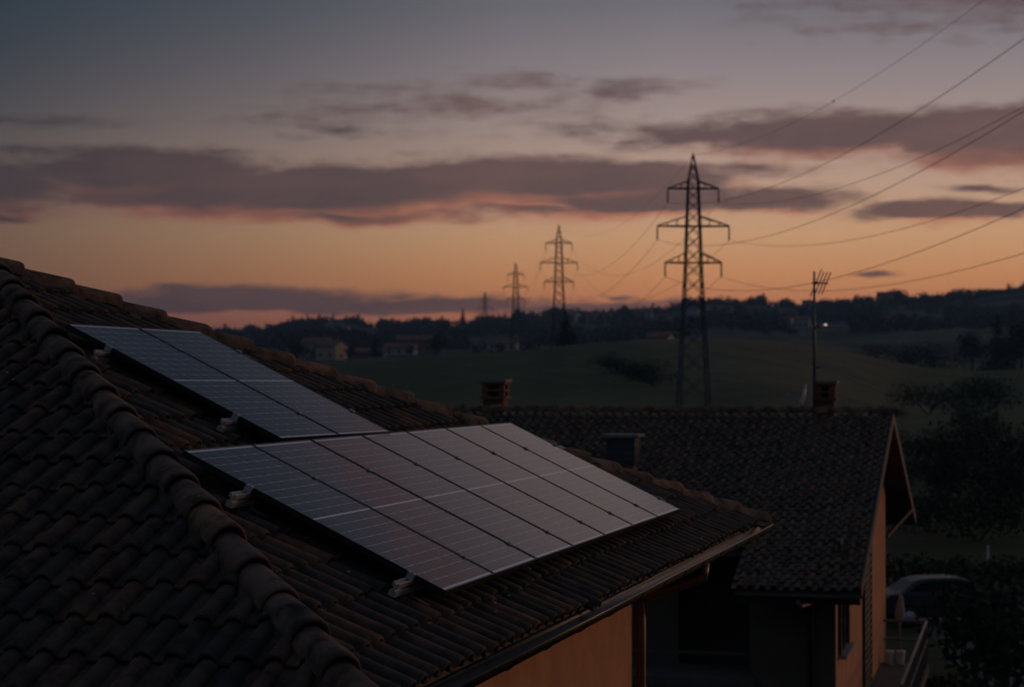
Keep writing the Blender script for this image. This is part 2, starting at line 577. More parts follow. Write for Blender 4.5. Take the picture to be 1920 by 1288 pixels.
def terrain_rows():
    cx = sorted(CR)
    out = np.zeros((len(TD), len(TX)))
    for j, x in enumerate(TX):
        sk = SKY[j]
        cr = np.interp(x, cx, [CR[k] for k in cx])
        far = np.interp(x, [900, 1100, 1500, 1920], [664, 655, 640, 640])
        ys = {0: None, 70: 1127, 100: 985, 140: 892, 200: 792 + 10 * math.sin(x / 170), 265: cr + 62 + 8 * math.sin(x / 90 + 1), 345: cr,
              430: cr + 14, 600: max(cr - 2, far + 6), 720: far, 1000: (far + sk) / 2 + 8, 1250: (far + sk) / 2 - 12, 1500: sk,
              1700: sk + 12, 2300: 668, 4000: 690, 9000: 700}
        for i, D in enumerate(TD):
            out[i, j] = 0.0 if D == 0 else zof(ys[D], D)
    return out


TZ = terrain_rows()


def catmull(xs, ys, x):
    i = int(np.clip(np.searchsorted(xs, x) - 1, 0, len(xs) - 2))
    x0, x1 = xs[i], xs[i + 1]
    t = min(max((x - x0) / (x1 - x0), 0), 1)
    d = (ys[i + 1] - ys[i]) / (x1 - x0)
    m0 = d if i == 0 else ((ys[i] - ys[i - 1]) / (xs[i] - xs[i - 1]) + d) / 2
    m1 = d if i == len(xs) - 2 else ((ys[i + 2] - ys[i + 1]) / (xs[i + 2] - xs[i + 1]) + d) / 2
    if i > 0 and d * (ys[i] - ys[i - 1]) <= 0:
        m0 = 0
    if i < len(xs) - 2 and d * (ys[i + 2] - ys[i + 1]) <= 0:
        m1 = 0
    h = x1 - x0
    return ((2 * t ** 3 - 3 * t * t + 1) * ys[i] + (t ** 3 - 2 * t * t + t) * h * m0 + (-2 * t ** 3 + 3 * t * t) * ys[i + 1] + (t ** 3 - t * t) * h * m1)


def ground_z(x, y):
    r = math.hypot(x, y)
    if r < 60:
        return 0.0
    xi = 960 + 3871 * math.atan2(x, y)
    xi = min(max(xi, TX[0]), TX[-1])
    col = [np.interp(xi, TX, TZ[i]) for i in range(len(TD))]
    z = catmull(TD, col, min(r, 8999))
    if r > 150:
        a = min(1.0, (r - 150) / 400)
        z += a * (0.8 * math.sin(x * 0.031 + 1.3) * math.cos(y * 0.017) + (0.5 * math.sin(x * 0.11 + y * 0.05)) * min(1, r / 800))
    return z * min(1.0, (r - 60) / 25)


def build_ground():
    azs = list(np.arange(-20, 20.01, 0.25)) + list(np.arange(23, 60, 4)) + list(np.arange(65, 300, 12)) + list(np.arange(302, 339, 4))
    rs = [12, 25, 40, 55, 62, 70, 80, 90, 100, 115, 130, 150, 170, 190, 210, 230, 250, 270, 290, 310, 325, 340, 355, 370, 390, 420, 460, 510, 560, 620, 680, 740, 820, 900, 980, 1060,
          1140, 1220, 1300, 1370, 1430, 1480, 1510, 1550, 1620, 1720, 1900, 2200, 2700, 3300, 3900]
    mb = MB()
    mb.v.append((0, 0, 0))
    n = len(azs)
    for r in rs:
        for a in azs:
            x, y = r * math.sin(R(a)), r * math.cos(R(a))
            mb.v.append((x, y, ground_z(x, y)))
    for k in range(n):
        mb.f.append((0, 1 + k, 1 + (k + 1) % n))
    for i in range(len(rs) - 1):
        for k in range(n):
            a, b = 1 + i * n + k, 1 + i * n + (k + 1) % n
            mb.f.append((a, a + n, b + n, b))
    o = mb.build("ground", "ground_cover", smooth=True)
    tag(o, "dark grassy fields and low wooded hills reaching the skyline", kind="structure")


build_ground()

# driveway beside the neighbouring house
mb = MB()
dr = [(9.5, 30), (15.8, 30), (18.5, 52), (24, 70), (13.0, 70), (11.5, 50)]
mb.add([(x, y, 0.012) for x, y in dr] + [(x, y, -0.05) for x, y in dr],
       [tuple(range(6)), tuple(range(6, 12))[::-1]] + [(i, (i + 1) % 6, (i + 1) % 6 + 6, i + 6) for i in range(6)])
o = mb.build("driveway", "asphalt")
tag(o, "dark asphalt driveway beside the neighbouring house", kind="structure")

# ------------------------------------------------------------------ roof frame of the near house
UW = Vector((0.258896, 0.965905, 0)).normalized()
VW = Vector((-0.868955, 0.232910, 0.436657)).normalized()
NW = UW.cross(VW).normalized()
O0 = Vector((-0.375316, 11.728052, -1.226883 + CZ))
HV = Vector((VW.x, VW.y, 0)).normalized()
ZUP = Vector((0, 0, 1))


def RP(u, v, h):
    return O0 + UW * u + VW * v + NW * h


HD = -0.195                                     # deck under the tiles, measured from the panel glass
VE = -0.40                                      # eave
ULc = 2.06 + 0.965 * (VE - 3.97)
APEX_UV = (3.08, 5.03)
APEX = RP(*APEX_UV, HD)
CL = RP(ULc, VE, HD)                            # near corner of the eave
CRr = RP(10.5, VE, HD)                          # far corner of the eave
RIDGE_END = APEX + HV * 6.0
HROOT = Vector((O0.x - 3.5, O0.y + 5.5, 0))


class Face:
    def __init__(self, origin, a, b):
        self.o, self.a, self.b = Vector(origin), Vector(a).normalized(), Vector(b).normalized()
        self.n = self.a.cross(self.b).normalized()

    def P(self, x, y, z=0.0):
        return self.o + self.a * x + self.b * y + self.n * z


front = Face(CL, UW, VW)
hipL = (APEX - CL)
nl = hipL.cross(HV)
nl = nl if nl.z > 0 else -nl
nl.normalize()
aL = -HV
bL = nl.cross(aL).normalized()
left = Face(CL, aL, bL)
hipR = (APEX - CRr)
nr = hipR.cross(HV)
nr = nr if nr.z > 0 else -nr
nr.normalize()
right = Face(CRr, HV, nr.cross(HV))

house = empty("house", HROOT)
tag(house, "near house with brown clay tile hip roof carrying the solar panels", "house")


def local(o, M):
    """place a child of the house (whose root only translates) by its world matrix"""
    M = M.copy()
    M.translation = M.translation - HROOT
    o.matrix_basis = M


# deck
mb = MB()
ext = HV * 6.0
eL2 = CL + HV * 9.5
eR2 = CRr + HV * 9.5
dz = Vector((0, 0, -0.10))
_in = HV * 0.05 + ZUP * 0.024
CL_, CR_ = CL + _in + UW * 0.05, CRr + _in - UW * 0.05
mb.add([CL_, CR_, APEX, RIDGE_END, eL2, eR2, CL_ + dz, CR_ + dz, APEX + dz, RIDGE_END + dz, eL2 + dz, eR2 + dz],
       [(0, 1, 2), (0, 2, 3, 4), (1, 5, 3, 2), (4, 3, 5), (6, 8, 7), (6, 10, 9, 8), (7, 8, 9, 11), (10, 11, 9),
        (0, 6, 7, 1), (0, 4, 10, 6), (1, 7, 11, 5), (4, 5, 11, 10)])
roof = mb.build("roof", "wood_dark", house, off=HROOT)


def tile_profile(p, n_roll=7, hr=0.055):
    pr = [(-0.012, 0.010), (0.0, 0.004), (0.12 * p, 0.0), (0.34 * p, 0.0), (0.42 * p, 0.006)]
    for k in range(n_roll + 1):
        a = math.pi * (1 - k / n_roll)
        cx, rx = 0.73 * p, 0.30 * p
        pr.append((cx + rx * math.cos(a), 0.008 + hr * math.sin(a) ** 0.9))
    return pr


def tile_bm(p, length, hr=0.055, th=0.016, lift=0.028, nroll=7):
    """one roll-and-pan tile: x across, y up the slope, z out of the roof"""
    pr = tile_profile(p, nroll, hr)
    n = len(pr)
    bm = bmesh.new()
    rows = []
    for (y, zz, s) in ((0.0, lift, 1.0), (0.012, lift + 0.004, 1.0), (length, 0.0, 0.96)):
        rows.append([bm.verts.new((x, y, zz + z * s)) for x, z in pr])
    low = [bm.verts.new((x, 0.0, lift + z - th)) for x, z in pr]
    lowb = [bm.verts.new((x, 0.10, lift * 0.8 + z - th)) for x, z in pr]
    for i in range(n - 1):
        for q in range(2):
            bm.faces.new((rows[q][i], rows[q][i + 1], rows[q + 1][i + 1], rows[q + 1][i]))
        bm.faces.new((low[i], low[i + 1], rows[0][i + 1], rows[0][i]))
        bm.faces.new((lowb[i], lowb[i + 1], low[i + 1], low[i]))
    # sides
    bm.faces.new((low[0], rows[0][0], rows[1][0]))
    bm.faces.new((rows[0][-1], low[-1], rows[1][-1]))
    bmesh.ops.recalc_face_normals(bm, faces=bm.faces)
    for f in bm.faces:
        f.smooth = True
    return bm


def lay_tiles(face, p, ex, xr, ny, clips, matname, parent, rootloc, single_pred, n_single, part, ymin_fn=None, length=None, dzj=0.004, hr=0.055):
    """clips: list of (point, normal) in world; geometry is kept where (P-point).normal > 0"""
    length = length or ex + 0.065
    base = bpy.data.meshes.new(part)
    bm0 = tile_bm(p, length, hr)
    bm0.to_mesh(base)
    bm0.free()
    base.materials.append(MATS[matname])
    base.shade_smooth() if hasattr(base, "shade_smooth") else None
    cand = []
    for r in range(ny):
        for c in range(int(math.floor(xr[0] / p)), int(math.ceil(xr[1] / p))):
            x, y = c * p, r * ex
            cs = [face.P(x + i * p * 1.04, y + j * length, 0.03) for i in (0, 1) for j in (0, 1)]
            dmin, dmax = 1e9, 1e9
            ok, cut = True, False
            for (q, nn) in clips:
                dd = [(w - q).dot(nn) for w in cs]
                if max(dd) <= 0.01:
                    ok = False
                    break
                if min(dd) < 0:
                    cut = True
            if not ok:
                continue
            if ymin_fn and not ymin_fn(x + p / 2, y):
                continue
            cand.append((x, y, cut))
    scored = []
    for i, (x, y, cut) in enumerate(cand):
        w = face.P(x + p * 0.6, y + ex * 0.5, 0.05)
        sx, sy = seen(w)
        s = 0.0
        if -25 < sx < 1945 and -20 < sy < 1310 and single_pred(x + p * 0.6, y + ex * 0.5, sx, sy):
            s = max(0.02, -(w - Vector((0, 0, CZ))).normalized().dot(face.n)) / (w - Vector((0, 0, CZ))).length_squared
        scored.append((s, i))
    scored.sort(reverse=True)
    singles = set(i for s, i in scored[:n_single] if s > 0)
    big = bmesh.new()
    for i, (x, y, cut) in enumerate(cand):
        j = Matrix.Rotation(random.gauss(0, 0.006), 4, 'Z') @ Matrix.Rotation(random.uniform(-0.010, 0.010), 4, 'X') @ Matrix.Rotation(random.gauss(0, 0.007), 4, 'Y')
        M = mat4(face.a, face.b, face.n, face.P(x + random.gauss(0, 0.004), y + random.gauss(-0.002, 0.008) - (random.uniform(0.02, 0.05) if random.random() < 0.03 else 0), random.uniform(0, dzj) + 0.008 * math.sin(x * 1.3 + y * 0.8))) @ j
        if not cut and i in singles:
            o = link(part, base, parent)
            M.translation = M.translation - rootloc
            o.matrix_basis = M
            continue
        bm = bmesh.new()
        bm.from_mesh(base)
        if cut:
            Mi = M.inverted()
            for (q, nn) in clips:
                bmesh.ops.bisect_plane(bm, geom=bm.verts[:] + bm.edges[:] + bm.faces[:], plane_co=Mi @ q,
                                       plane_no=(Mi.to_3x3() @ nn), clear_inner=True)
            if len(bm.faces) < 2:
                bm.free()
                continue
        if i in singles:
            me = bpy.data.meshes.new(part)
            bm.to_mesh(me)
            me.materials.append(MATS[matname])
            o = link(part, me, parent)
            M.translation = M.translation - rootloc
            o.matrix_basis = M
        else:
            M.translation = M.translation - rootloc
            bm.transform(M)
            tmp = bpy.data.meshes.new("tmp")
            bm.to_mesh(tmp)
            big.from_mesh(tmp)
            bpy.data.meshes.remove(tmp)
        bm.free()
    if len(big.faces):
        me = bpy.data.meshes.new(part + "_field")
        big.to_mesh(me)
        me.materials.append(MATS[matname])
        o = link(part + "_field", me, parent)
        o["kind"] = "stuff"
    big.free()
    return len(cand), len(singles)


def vplane(p, direction, keep):
    n = direction.cross(ZUP).normalized()
    if n.dot(keep - p) < 0:
        n = -n
    return (p, n)


cenF = RP(3, 1, HD)
cenL = CL + HV * 4 + bL * 2
cenR = CRr + HV * 4 + right.b * 2
PU0, PV0, PW, PL = 0.0, 0.0, 7.4, 1.79


def front_visible(x, y, sx, sy):
    u, v = x + ULc, y + VE
    if -0.35 < u < 7.7 and 0.12 < v < 2.0:
        return u < -0.02 and True
    if 1.75 < u < 3.75 and 1.7 < v < 3.55:
        return False
    return True


nf = lay_tiles(front, 0.2125, 0.355, (0, 13.0), 16, [vplane(CL, hipL, cenF), vplane(CRr, hipR, cenF)], "clay_tile", roof, HROOT, front_visible, 190, "roof_tile", hr=0.047)
nlft = lay_tiles(left, 0.176, 0.355, (-9.3, 0.05), 18, [vplane(CL, hipL, cenL)], "clay_tile", roof, HROOT, lambda x, y, sx, sy: True, 110, "roof_tile", hr=0.047)
print("tiles", nf, nlft)


def hip_tile_mesh(length, r0=0.135, r1=0.112, th=0.016, n=10):
    mb = MB()
    for (y, r, z) in ((0.0, r0, 0.028), (0.03, r0 + 0.004, 0.028), (length, r1, 0.0)):
        for k in range(n + 1):
            a = math.pi * (k / n) * 1.04 - 0.02 * math.pi
            mb.v.append((r * math.cos(a), y, z + r * math.sin(a)))
    for (y, r, z) in ((0.0, r0 - th, 0.028), (length, r1 - th, 0.0)):
        for k in range(n + 1):
            a = math.pi * (k / n) * 1.04 - 0.02 * math.pi
            mb.v.append((r * math.cos(a), y, z + r * math.sin(a)))
    m = n + 1
    for q in range(2):
        for k in range(n):
            mb.f.append((q * m + k, q * m + k + 1, (q + 1) * m + k + 1, (q + 1) * m + k))
    for k in range(n):
        mb.f.append((3 * m + k, 3 * m + k + 1, k + 1, k))
        mb.f.append((4 * m + k, 4 * m + k + 1, 3 * m + k + 1, 3 * m + k))
    return mb.mesh("hip_tile", "hip_clay", True)


def lay_hip(p0, p1, ex, up=0.010, r0=0.110, name="hip_tile", endcap=True):
    me = hip_tile_mesh(ex + 0.07, r0, r0 * 0.84)
    d = (p1 - p0)
    L = d.length
    d.normalize()
    a = d.cross(ZUP).normalized()
    n = a.cross(d).normalized()
    k = 0
    t = -0.06
    while t < L - 0.1:
        j = Matrix.Rotation(random.uniform(-0.012, 0.012), 4, 'Z') @ Matrix.Rotation(random.uniform(-0.02, 0.02), 4, 'Y')
        o = link(name, me, roof)
        local(o, mat4(a, d, n, p0 + d * t + n * (up + random.uniform(-0.006, 0.008))) @ j)
        t += ex + random.uniform(-0.012, 0.012)
        k += 1
    # bedding mortar under the caps
    mb = MB()
    poly = [(-0.115, -0.03), (0.115, -0.03), (0.09, 0.03), (0.045, 0.075), (-0.045, 0.075), (-0.09, 0.03)]
    mb.extrude(poly, p0 + d * 0.0, p1, a, n)
    mb.build("hip_mortar", "mortar", roof, off=HROOT)


lay_hip(CL, APEX, 0.405)
lay_hip(CRr, APEX, 0.45, r0=0.104)
lay_hip(APEX + HV * 0.04 - ZUP * 0.02, RIDGE_END - ZUP * 0.02, 0.41, up=-0.012)

# ---- eave: gutter, fascia, soffit, walls
ev = -HV                                          # outwards at the front eave
gz = CL.z - 0.055
outer = []
for k in range(13):
    a = math.pi * k / 12
    outer.append((0.078 * math.cos(a), -0.078 * math.sin(a)))
inner = [(0.072 * math.cos(math.pi * k / 12), -0.072 * math.sin(math.pi * k / 12)) for k in range(12, -1, -1)]


def gutter(pa, pb, outdir, name="gutter"):
    mb = MB()
    gp = outer + inner
    off = outdir * 0.050 + Vector((0, 0, -0.012))
    d = (pb - pa).normalized()
    mb.extrude(gp, pa + off, pb + off, outdir, ZUP)
    # rolled front bead
    mb.tube([pa + off + outdir * 0.078, pb + off + outdir * 0.078], 0.011, 8)
    g_ = mb.build(name, "gutter_metal", house, True, off=HROOT)
    L = (pb - pa).length
    m2 = None
    t = 0.5
    while t < L:
        q = pa + off + d * t
        b_ = MB()
        b_.tube([q - outdir * 0.076 + ZUP * 0.0] + [q + outdir * (0.081 * math.cos(a)) + ZUP * (-0.081 * math.sin(a)) for a in np.linspace(math.pi, 0, 9)], 0.004, 5)
        b_.build("gutter_bracket", "gutter_metal", g_, off=HROOT)
        t += 0.9
    return g_


gut = gutter(CL - UW * 0.12, CRr + UW * 0.10, ev)
gutter(CL - HV * 0.02 + HV * 9.5, CL - HV * 0.0, -UW)

SOFF = CL.z - 0.13
WALL_IN = 0.55
wl0 = CL + HV * WALL_IN + UW * 0.62
wall_end_u = 6.69


def HPt(u, inn, z):
    p = RP(u, VE, HD) + HV * inn
    return Vector((p.x, p.y, z))


# boxed soffit
mb = MB()
e0, e1 = HPt(ULc + 0.2, 0.06, 0), HPt(10.4, 0.06, 0)
q0, q1 = HPt(ULc + 0.6, 0.95, 0), HPt(9.9, 0.95, 0)
for z in (SOFF, CL.z - 0.095):
    for p in (e0, e1, q1, q0):
        mb.v.append((p.x, p.y, z))
mb.f += [(0, 1, 2, 3), (7, 6, 5, 4), (0, 4, 5, 1), (1, 5, 6, 2), (2, 6, 7, 3), (3, 7, 4, 0)]
mb.build("soffit", "wood_dark", house, off=HROOT)
# front wall up to the porch, porch back wall, left wall, rear block
def wallbox(name, u0, u1, in0, in1, z0, z1, m):
    mb = MB()
    ps = [HPt(u0, in0, 0), HPt(u1, in0, 0), HPt(u1, in1, 0), HPt(u0, in1, 0)]
    for z in (z0, z1):
        for p in ps:
            mb.v.append((p.x, p.y, z))
    mb.f += [(0, 3, 2, 1), (4, 5, 6, 7), (0, 1, 5, 4), (1, 2, 6, 5), (2, 3, 7, 6), (3, 0, 4, 7)]
    return mb.build(name, m, house, off=HROOT)


wallbox("wall", ULc + 0.55, wall_end_u, 0.58, 0.90, -0.05, SOFF + 0.004, "plaster_orange")
wallbox("wall", ULc + 0.56, ULc + 0.86, 0.902, 9.0, -0.05, SOFF - 0.01, "plaster_orange")
wallbox("wall", wall_end_u - 0.32, wall_end_u - 0.004, 0.902, 3.2, -0.05, SOFF - 0.006, "plaster_orange")
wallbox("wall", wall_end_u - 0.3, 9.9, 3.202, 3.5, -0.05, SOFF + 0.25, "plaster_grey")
wallbox("porch_beam", wall_end_u, 9.9, 0.70, 0.92, SOFF - 0.26, SOFF - 0.002, "wood_dark")
# downpipe at the wall corner with its swan neck
mb = MB()
g0 = RP(wall_end_u + 0.10, VE, HD) + ev * 0.050 + ZUP * -0.085
w0 = HPt(wall_end_u + 0.085, 0.52, SOFF - 0.30)
w1 = HPt(wall_end_u + 0.085, 0.52, 0.0)
mb.tube([g0, g0 - ZUP * 0.12, w0 + ZUP * 0.02, w0 - ZUP * 0.15, w1], 0.045, 12)
dp = mb.build("downpipe", "pipe_metal", house, True, off=HROOT)
for z in (4.9, 3.4, 1.6):
    b_ = MB().tube([Vector((w1.x, w1.y, z)), Vector((w1.x, w1.y, z + 0.04))], 0.052, 12)
    b_.build("pipe_clip", "steel_grey", dp, True, off=HROOT)
w2 = HPt(wall_end_u + 0.62, 0.85, SOFF - 0.27)
mb = MB().tube([w2, Vector((w2.x, w2.y, 0))], 0.04, 10)
mb.build("porch_post", "steel_grey", house, True, off=HROOT)

# ------------------------------------------------------------------ solar panels
PWD, PLN = 1.04, 1.79


def make_panel():
    root = empty("solar_panel", (0, 0, 0))
    mb = MB()
    fw, fh = 0.011, 0.036
    mb.box((PWD / 2, fw / 2, -fh / 2), (PWD, fw, fh))
    mb.box((PWD / 2, PLN - fw / 2, -fh / 2), (PWD, fw, fh))
    mb.box((fw / 2, PLN / 2, -fh / 2), (fw, PLN - 2 * fw, fh))
    mb.box((PWD - fw / 2, PLN / 2, -fh / 2), (fw, PLN - 2 * fw, fh))
    mb.build("frame", "frame_black", root)
    mb = MB().box((PWD / 2, PLN / 2, -0.0050), (PWD - 2 * fw + 0.002, PLN - 2 * fw + 0.002, 0.004))
    mb.build("backsheet", "white_backsheet", root)
    b_ = MB().box((PWD / 2, PLN * 0.5, -0.022), (0.30, 0.09, 0.02))
    b_.build("junction_box", "frame_black", root)
    gx, gy, mid = 0.0032, 0.0030, 0.017
    mx, my = fw + 0.004, fw + 0.021
    cw = (PWD - 2 * mx - 5 * gx) / 6
    ch = (PLN - 2 * my - mid - 18 * gy) / 20
    c0 = 0.006
    cm = bpy.data.meshes.new("cell")
    vs = []
    pol = [(c0, 0), (cw - c0, 0), (cw, c0), (cw, ch - c0), (cw - c0, ch), (c0, ch), (0, ch - c0), (0, c0)]
    vs = [(x, y, 0.0) for x, y in pol] + [(x, y, -0.0011) for x, y in pol]
    cm.from_pydata(vs, [], [tuple(range(8))] + [(i + 8, (i + 1) % 8 + 8, (i + 1) % 8, i) for i in range(8)])
    cm.materials.append(MATS["solar_cell"])
    for r in range(20):
        y = my + r * (ch + gy) + (mid - gy if r >= 10 else 0)
        for c in range(6):
            o = link("cell", cm, root)
            o.location = (mx + c * (cw + gx), y, -0.0028)
    return root


ordinal = ["first", "second", "third", "fourth", "fifth", "sixth", "seventh"]
proto = make_panel()
for i in range(7):
    p = proto if i == 0 else copy_tree(proto)
    M = mat4(UW, VW, NW, RP(i * 1.06, 0, random.uniform(-0.0015, 0.0015)))
    p.matrix_basis = M
    where = {0: "beside the near hip", 6: "at the far right end"}.get(i, "counting from the near hip")
    tag(p, f"{ordinal[i]} solar panel in the lower row of seven, {where}", "solar panel", "solar panels on the tiled roof")
# the pair higher up sits on packed rails and lies a touch askew
UROT = Matrix.Rotation(0.0358, 4, Vector((-0.0013, -0.0110, -0.0340)).normalized())
UP0 = (1.715, 1.848, -0.008)
MU = mat4(UW, VW, NW, RP(*UP0)) @ UROT
for i in range(2):
    p = copy_tree(proto)
    p.matrix_basis = MU @ Matrix.Translation((i * 1.06, 0.0, 0))
    tag(p, ["left one of the two solar panels set higher up towards the ridge", "right one of the two solar panels set higher up towards the ridge"][i],
        "solar panel", "solar panels on the tiled roof")

RAIL = [(-0.022, 0), (-0.022, -0.022), (-0.008, -0.026), (-0.008, -0.046), (-0.022, -0.050), (-0.022, -0.082), (0.022, -0.082), (0.022, -0.050),
        (0.008, -0.046), (0.008, -0.026), (0.022, -0.022), (0.022, 0), (0.008, 0), (0.008, -0.010), (-0.008, -0.010), (-0.008, 0)]


def make_rail(M, x0, x1, y, n_pan, pw, label):
    """M: panel-row frame; rail runs along x at height just under the frames"""
    root = empty("mounting_rail", (0, 0, 0))
    root.matrix_basis = M @ Matrix.Translation((x0, y, -0.0365))
    L = x1 - x0
    mb = MB()
    mb.extrude(RAIL, (0, 0, 0), (L, 0, 0), (0, 1, 0), (0, 0, 1))
    mb.build("rail_bar", "aluminium", root)
    # clamps
    for k in range(n_pan + 1):
        xx = k * pw - x0 - 0.01
        mb = MB()
        if 0 < k < n_pan:
            mb.box((xx, 0, 0.0395), (0.034, 0.05, 0.005))
            mb.box((xx, 0, 0.018), (0.012, 0.04, 0.038))
        else:
            s = -1 if k == 0 else 1
            xx = -x0 - 0.004 if k == 0 else k * pw - 0.02 - x0 + 0.004
            mb.box((xx + s * 0.012, 0, 0.0175), (0.024, 0.045, 0.035))
            mb.box((xx + s * 0.004, 0, 0.0390), (0.040, 0.045, 0.005))
        mb.tube([(xx, 0, 0.040), (xx, 0, 0.049)], 0.008, 6)
        mb.build("clamp", "steel_grey", root)
    t = 0.32
    while t < L:
        mb = MB()
        mb.box((t, -0.028, -0.062), (0.035, 0.008, 0.07))
        mb.box((t, -0.090, -0.100), (0.035, 0.13, 0.007))
        mb.build("roof_hook", "steel_grey", root)
        t += 1.15
    tag(root, label, "mounting rail", "aluminium rails under the panels")


MLow = mat4(UW, VW, NW, RP(0, 0, 0))
make_rail(MLow, -0.22, 7.40 + 0.42, 1.32, 7, 1.06, "aluminium mounting rail under the upper half of the lower panel row")
make_rail(MLow, -0.24, 7.40 + 0.30, 0.22, 7, 1.06, "aluminium mounting rail under the lower half of the lower panel row, nearest the gutter")
make_rail(MU, -0.16, 2.10 + 0.22, 1.42, 2, 1.06, "topmost aluminium mounting rail, under the two higher panels")
make_rail(MU, -0.18, 2.10 + 0.14, 0.36, 2, 1.06, "aluminium mounting rail under the lower half of the two higher panels")

# ------------------------------------------------------------------ neighbouring house
A2 = R(13.96)
E1 = Vector((-math.cos(A2), math.sin(A2), 0))        # along the ridge, away from the right gable
E2 = Vector((-math.sin(A2), -math.cos(A2), 0))       # towards the near eave
RD = Vector((7.725, 42.0, CZ - 0.78))
SL2 = 2.68 / 8.60
H2 = Vector((RD.x - 4, RD.y + 1, 0))
nb = empty("house", H2)
tag(nb, "neighbouring house with dark tiled gable roof and orange end wall", "house")


def Q(s, t, z=0.0):
    """point in the frame of the second house; z measured from the roof plane"""
    p = RD + E1 * s + E2 * t
    return Vector((p.x, p.y, RD.z - abs(t) * SL2 + z))


def Qz(s, t, z):
    p = RD + E1 * s + E2 * t
    return Vector((p.x, p.y, z))


LEN2 = 15.0
SB = 2.02                                            # width of the projecting bay
mb = MB()


def slab(mb, pts, th=0.12):
    n = len(pts)
    d = Vector((0, 0, -th))
    mb.add(pts + [p + d for p in pts], [tuple(range(n)), tuple(range(n, 2 * n))[::-1]] + [(i, (i + 1) % n, (i + 1) % n + n, i + n) for i in range(n)])


slab(mb, [Q(0, 0, -0.09), Q(0, 8.6, -0.09), Q(SB, 8.6, -0.09), Q(SB, 7.0, -0.09), Q(LEN2, 7.0, -0.09), Q(LEN2, 0, -0.09)])
slab(mb, [Q(0, -0.001, -0.09), Q(LEN2, -0.001, -0.09), Q(LEN2, -8.6, -0.09), Q(0, -8.6, -0.09)])
roof2 = mb.build("roof", "wood_dark", nb, off=H2)
slope_up = (Q(0, 0) - Q(0, 8.6)).normalized()
f2 = Face(Q(0, 8.62, -0.088), -E1, slope_up)          # x runs towards the gable end, so x<=0
ends = vplane(Q(0.02, 0), E2, Q(3, 1))
n2_ = lay_tiles(f2, 0.190, 0.345, (-LEN2, 0.02), 26, [ends], "dark_clay", roof2, H2,
                lambda x, y, sx, sy: sx > 915 and not (sx < 1440 and sy > 760 + (sx - 900) * 0.39),
                300, "roof_tile", ymin_fn=lambda x, y: x > -SB - 0.05 or y > 1.62, hr=0.062, dzj=0.010)
print("tiles2", n2_)
# back slope, seen only as an edge
f2b = Face(Q(LEN2, -8.6, -0.088), E1 * -1, (Q(0, 0) - Q(0, -8.6)).normalized())
# ridge caps
me = hip_tile_mesh(0.47, 0.125, 0.108)
k = 0
s = 0.0
while s < LEN2:
    o = link("ridge_tile", me, roof2)
    d = E1
    a = d.cross(ZUP).normalized()
    M = mat4(a, d, a.cross(d), Q(s, 0, -0.02 + random.uniform(0, 0.008)) - H2)
    o.matrix_basis = M
    s += 0.41
# barge boards on the gable, near and far rakes
for t1 in (8.6, -8.6):
    mb = MB()
    p0, p1 = Q(-0.02, 0, -0.10), Q(-0.02, t1, -0.10)
    mb.bar(p0, p1, 0.04, 0.20, up=(0, 0, 1))
    mb.build("barge_board", "barge_paint", nb, off=H2)
# eave fascia + gutter of the bay
mb = MB()
mb.bar(Q(-0.02, 8.62, -0.20), Q(SB, 8.62, -0.20), 0.05, 0.16)
mb.build("fascia", "wood_dark", nb, off=H2)
mb = MB()
gp = outer + inner
mb.extrude(gp, Q(-0.02, 8.72, -0.10), Q(SB, 8.72, -0.10), E2, ZUP)
g2 = mb.build("gutter", "gutter_metal", nb, True, off=H2)
mb = MB()
mb.extrude(gp, Q(SB, 7.12, -0.10), Q(LEN2, 7.12, -0.10), E2, ZUP)
mb.build("gutter", "gutter_metal", nb, True, off=H2)


def wall2(name, pts, th_dir, th, m):
    n = len(pts)
    d = Vector(th_dir) * th
    mb = MB()
    mb.add(pts + [p + d for p in pts], [tuple(range(n)), tuple(range(n, 2 * n))[::-1]] + [(i, (i + 1) % n, (i + 1) % n + n, i + n) for i in range(n)])
    return mb.build(name, m, nb, off=H2)


GS = 0.46
# gable wall with the opening line of the tall window kept as reveals
wall2("wall", [Qz(GS, 7.7, -0.05), Qz(GS, -5.0, -0.05), Q(GS, -5.0, -0.215), Q(GS, 0, -0.215), Q(GS, 7.7, -0.215)], E1, 0.3, "plaster_orange")
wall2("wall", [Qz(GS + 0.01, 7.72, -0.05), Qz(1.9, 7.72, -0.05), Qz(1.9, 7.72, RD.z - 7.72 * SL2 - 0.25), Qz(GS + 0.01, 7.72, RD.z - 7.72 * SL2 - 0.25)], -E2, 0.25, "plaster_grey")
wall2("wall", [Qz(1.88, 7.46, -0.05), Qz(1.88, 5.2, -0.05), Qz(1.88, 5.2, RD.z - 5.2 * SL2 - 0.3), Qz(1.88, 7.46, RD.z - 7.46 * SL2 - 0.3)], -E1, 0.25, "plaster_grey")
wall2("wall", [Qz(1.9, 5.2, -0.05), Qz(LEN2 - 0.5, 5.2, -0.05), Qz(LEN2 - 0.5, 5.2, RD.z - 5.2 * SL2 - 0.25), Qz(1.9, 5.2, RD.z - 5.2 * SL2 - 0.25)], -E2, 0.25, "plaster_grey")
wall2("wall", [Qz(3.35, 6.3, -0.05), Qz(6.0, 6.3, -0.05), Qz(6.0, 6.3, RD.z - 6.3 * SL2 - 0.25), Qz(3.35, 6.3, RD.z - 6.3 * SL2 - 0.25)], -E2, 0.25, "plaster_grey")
wall2("wall", [Qz(LEN2 - 0.5, 5.2, -0.05), Qz(LEN2 - 0.5, -5.0, -0.05), Q(LEN2 - 0.5, -5.0, -0.3), Q(LEN2 - 0.5, 0, -0.3), Q(LEN2 - 0.5, 5.2, -0.3)], E1, 0.25, "plaster_grey")
